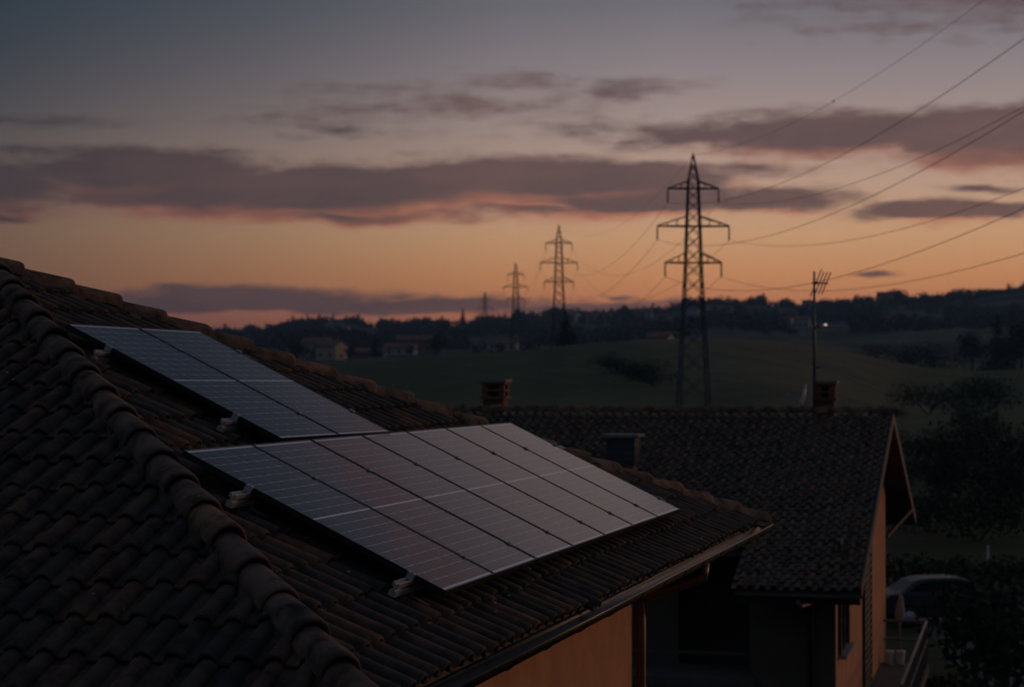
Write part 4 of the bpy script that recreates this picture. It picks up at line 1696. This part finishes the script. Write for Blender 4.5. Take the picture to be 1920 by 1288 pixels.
far_house(1216, 440, 4.6, 3.2, 1.5, -0.2, "plaster_cream", "low barn beside the white farmhouse on the crest", ch=False, name="barn")
far_house(1300, 1260, 7, 7, 5.0, -0.3, "plaster_white", "pale house seen between the legs of the tall pylon")
far_house(1335, 1270, 9, 7, 5.0, -0.1, "plaster_white", "pale house on the hill just right of the tall pylon")
far_house(1362, 1275, 8, 7, 4.4, -0.2, "plaster_pale", "grey house right of the pale pair on the hill")
far_house(1474, 1050, 6, 6, 5.0, -0.5, "plaster_white", "small white house left of the antenna mast")
far_house(1502, 1060, 9, 6, 4.6, -0.3, "plaster_pale", "grey house close to the left of the antenna mast")
far_house(1514, 1440, 6, 6, 6.0, -0.5, "plaster_white", "small white house right on the skyline")
far_house(1660, 1380, 10, 8, 6.0, -0.2, "plaster_pale", "dim grey house high on the right-hand hill")
far_house(1668, 960, 9, 7, 4.0, -0.2, "plaster_pale", "grey house low under the right-hand hill")

# a lit street lamp down in the valley
lx, ly = at(1545, 0, 900)
lz = ground_z(lx, ly)
lamp = empty("street_lamp", (lx, ly, lz - 0.2))
hl = CZ + (702 - 608) * 900 / 3871 - lz
mb = MB().tube([(0, 0, 0), (0, 0, hl - 0.3), (0.6, -0.4, hl)], [0.12, 0.08, 0.06], 8)
mb.build("pole", "steel_grey", lamp)


def lamp_fn(g, b, out):
    b.inputs["Base Color"].default_value = (0.9, 0.7, 0.6, 1)
    b.inputs["Emission Color"].default_value = (1.0, 0.62, 0.48, 1)
    b.inputs["Emission Strength"].default_value = 1.1


mat("lamp_glow", lamp_fn)
mb = MB()
mb.tube([(0.6, -0.4, hl - 0.75), (0.6, -0.4, hl - 0.5), (0.6, -0.4, hl + 0.1), (0.6, -0.4, hl + 0.35)], [0.25, 0.6, 0.5, 0.15], 10)
mb.build("lamp_globe", "lamp_glow", lamp, True)
tag(lamp, "lit street lamp glowing down in the valley beside the antenna mast", "street lamp")

# ------------------------------------------------------------------ parked car
cxp, cyp = at(1768, 0, 64)
car = empty("parked_car", (cxp, cyp, ground_z(cxp, cyp) + 0.01), R(6))
tag(car, "dark parked car with sky glinting on its roof", "car")
prof = [(-2.05, 0.42), (-2.10, 0.75), (-1.95, 0.98), (-1.55, 1.04), (-1.15, 1.36), (-0.75, 1.45), (0.25, 1.46), (0.65, 1.38), (1.20, 1.02), (1.85, 0.92), (2.10, 0.72), (2.12, 0.40),
        (1.70, 0.30), (1.62, 0.55), (1.35, 0.66), (1.08, 0.55), (1.00, 0.28), (-1.00, 0.28), (-1.08, 0.55), (-1.35, 0.66), (-1.62, 0.55), (-1.70, 0.30)]
bm = bmesh.new()


def halfw(z):
    return 0.86 if z < 0.95 else 0.86 - 0.30 * min(1, (z - 0.95) / 0.55)


la = [bm.verts.new((x, -halfw(z), z)) for x, z in prof]
lb = [bm.verts.new((x, halfw(z), z)) for x, z in prof]
bm.faces.new(la[::-1])
bm.faces.new(lb)
for i in range(len(prof)):
    j = (i + 1) % len(prof)
    bm.faces.new((la[i], la[j], lb[j], lb[i]))
bmesh.ops.recalc_face_normals(bm, faces=bm.faces)
bmesh.ops.bevel(bm, geom=[e for e in bm.edges], offset=0.05, segments=2, affect='EDGES', profile=0.6)
me = bpy.data.meshes.new("body")
bm.to_mesh(me)
bm.free()
me.materials.append(MATS["car_paint"])
link("body", me, car)
for s in (-1, 1):
    mb = MB()
    gl_ = [(-1.36, 1.06), (-0.98, 1.34), (-0.20, 1.41), (-0.20, 1.04)]
    mb.extrude([(x, z) for x, z in gl_], (0, s * 0.80, 0), (0, s * 0.66, 0.0), (1, 0, 0), (0, 0, 1))
    mb.build("side_window", "glass_dark", car)
    mb = MB()
    gl_ = [(-0.12, 1.04), (-0.12, 1.41), (0.52, 1.35), (1.00, 1.03)]
    mb.extrude([(x, z) for x, z in gl_], (0, s * 0.80, 0), (0, s * 0.66, 0.0), (1, 0, 0), (0, 0, 1))
    mb.build("side_window", "glass_dark", car)
    for wx in (-1.35, 1.35):
        mb = MB().tube([(wx, s * 0.70, 0.31), (wx, s * 0.88, 0.31)], 0.31, 20)
        wh = mb.build("wheel", "rubber", car, True)
        mb = MB().tube([(wx, s * 0.86, 0.31), (wx, s * 0.895, 0.31)], 0.19, 16)
        mb.build("rim", "steel_grey", wh, True)
    mb = MB().box((2.09, s * 0.62, 0.70), (0.10, 0.34, 0.14))
    mb.build("headlight", "chimney_metal", car)
    mb = MB().box((-2.06, s * 0.62, 0.82), (0.10, 0.30, 0.16))
    mb.build("tail_light", "brick_red", car)
    mb = MB().box((0.85, s * 0.95, 1.02), (0.12, 0.18, 0.12))
    mb.build("mirror", "car_paint", car)
mb = MB().add([(0.72, -0.58, 1.385), (0.72, 0.58, 1.385), (1.19, 0.72, 1.055), (1.19, -0.72, 1.055)], [(0, 1, 2, 3)])
mb.build("windscreen", "glass_dark", car)

# thin marker post up the slope
X, Yd = at(1851, 0, 84)
post = empty("marker_post", (X, Yd, ground_z(X, Yd) - 0.1))
mb = MB().tube([(0, 0, 0), (0, 0, 0.62), (0, 0, 0.66)], [0.05, 0.05, 0.02], 8)
mb.build("shaft", "white_paint", post)
mb = MB().tube([(0, 0, 0.5), (0, 0, 0.56)], 0.054, 8)
mb.build("band", "brick_red", post)
tag(post, "thin pale marker post above the hedge", "post")

# ------------------------------------------------------------------ evening haze over the whole valley
hz = bpy.data.materials.new("haze_air")
hz.use_nodes = True
hz.node_tree.nodes.clear()
_o = hz.node_tree.nodes.new("ShaderNodeOutputMaterial")
_v = hz.node_tree.nodes.new("ShaderNodeVolumePrincipled")
_v.inputs["Color"].default_value = (0.36, 0.62, 1.0, 1)
_v.inputs["Density"].default_value = 0.00020
_v.inputs["Anisotropy"].default_value = 0.2
hz.node_tree.links.new(_v.outputs[0], _o.inputs["Volume"])
MATS["haze_air"] = hz
mb = MB().box((0, 0, 49.0), (8200, 8200, 102))
o = mb.build("haze", "haze_air")
tag(o, "thin blue evening haze over the valley", kind="stuff")
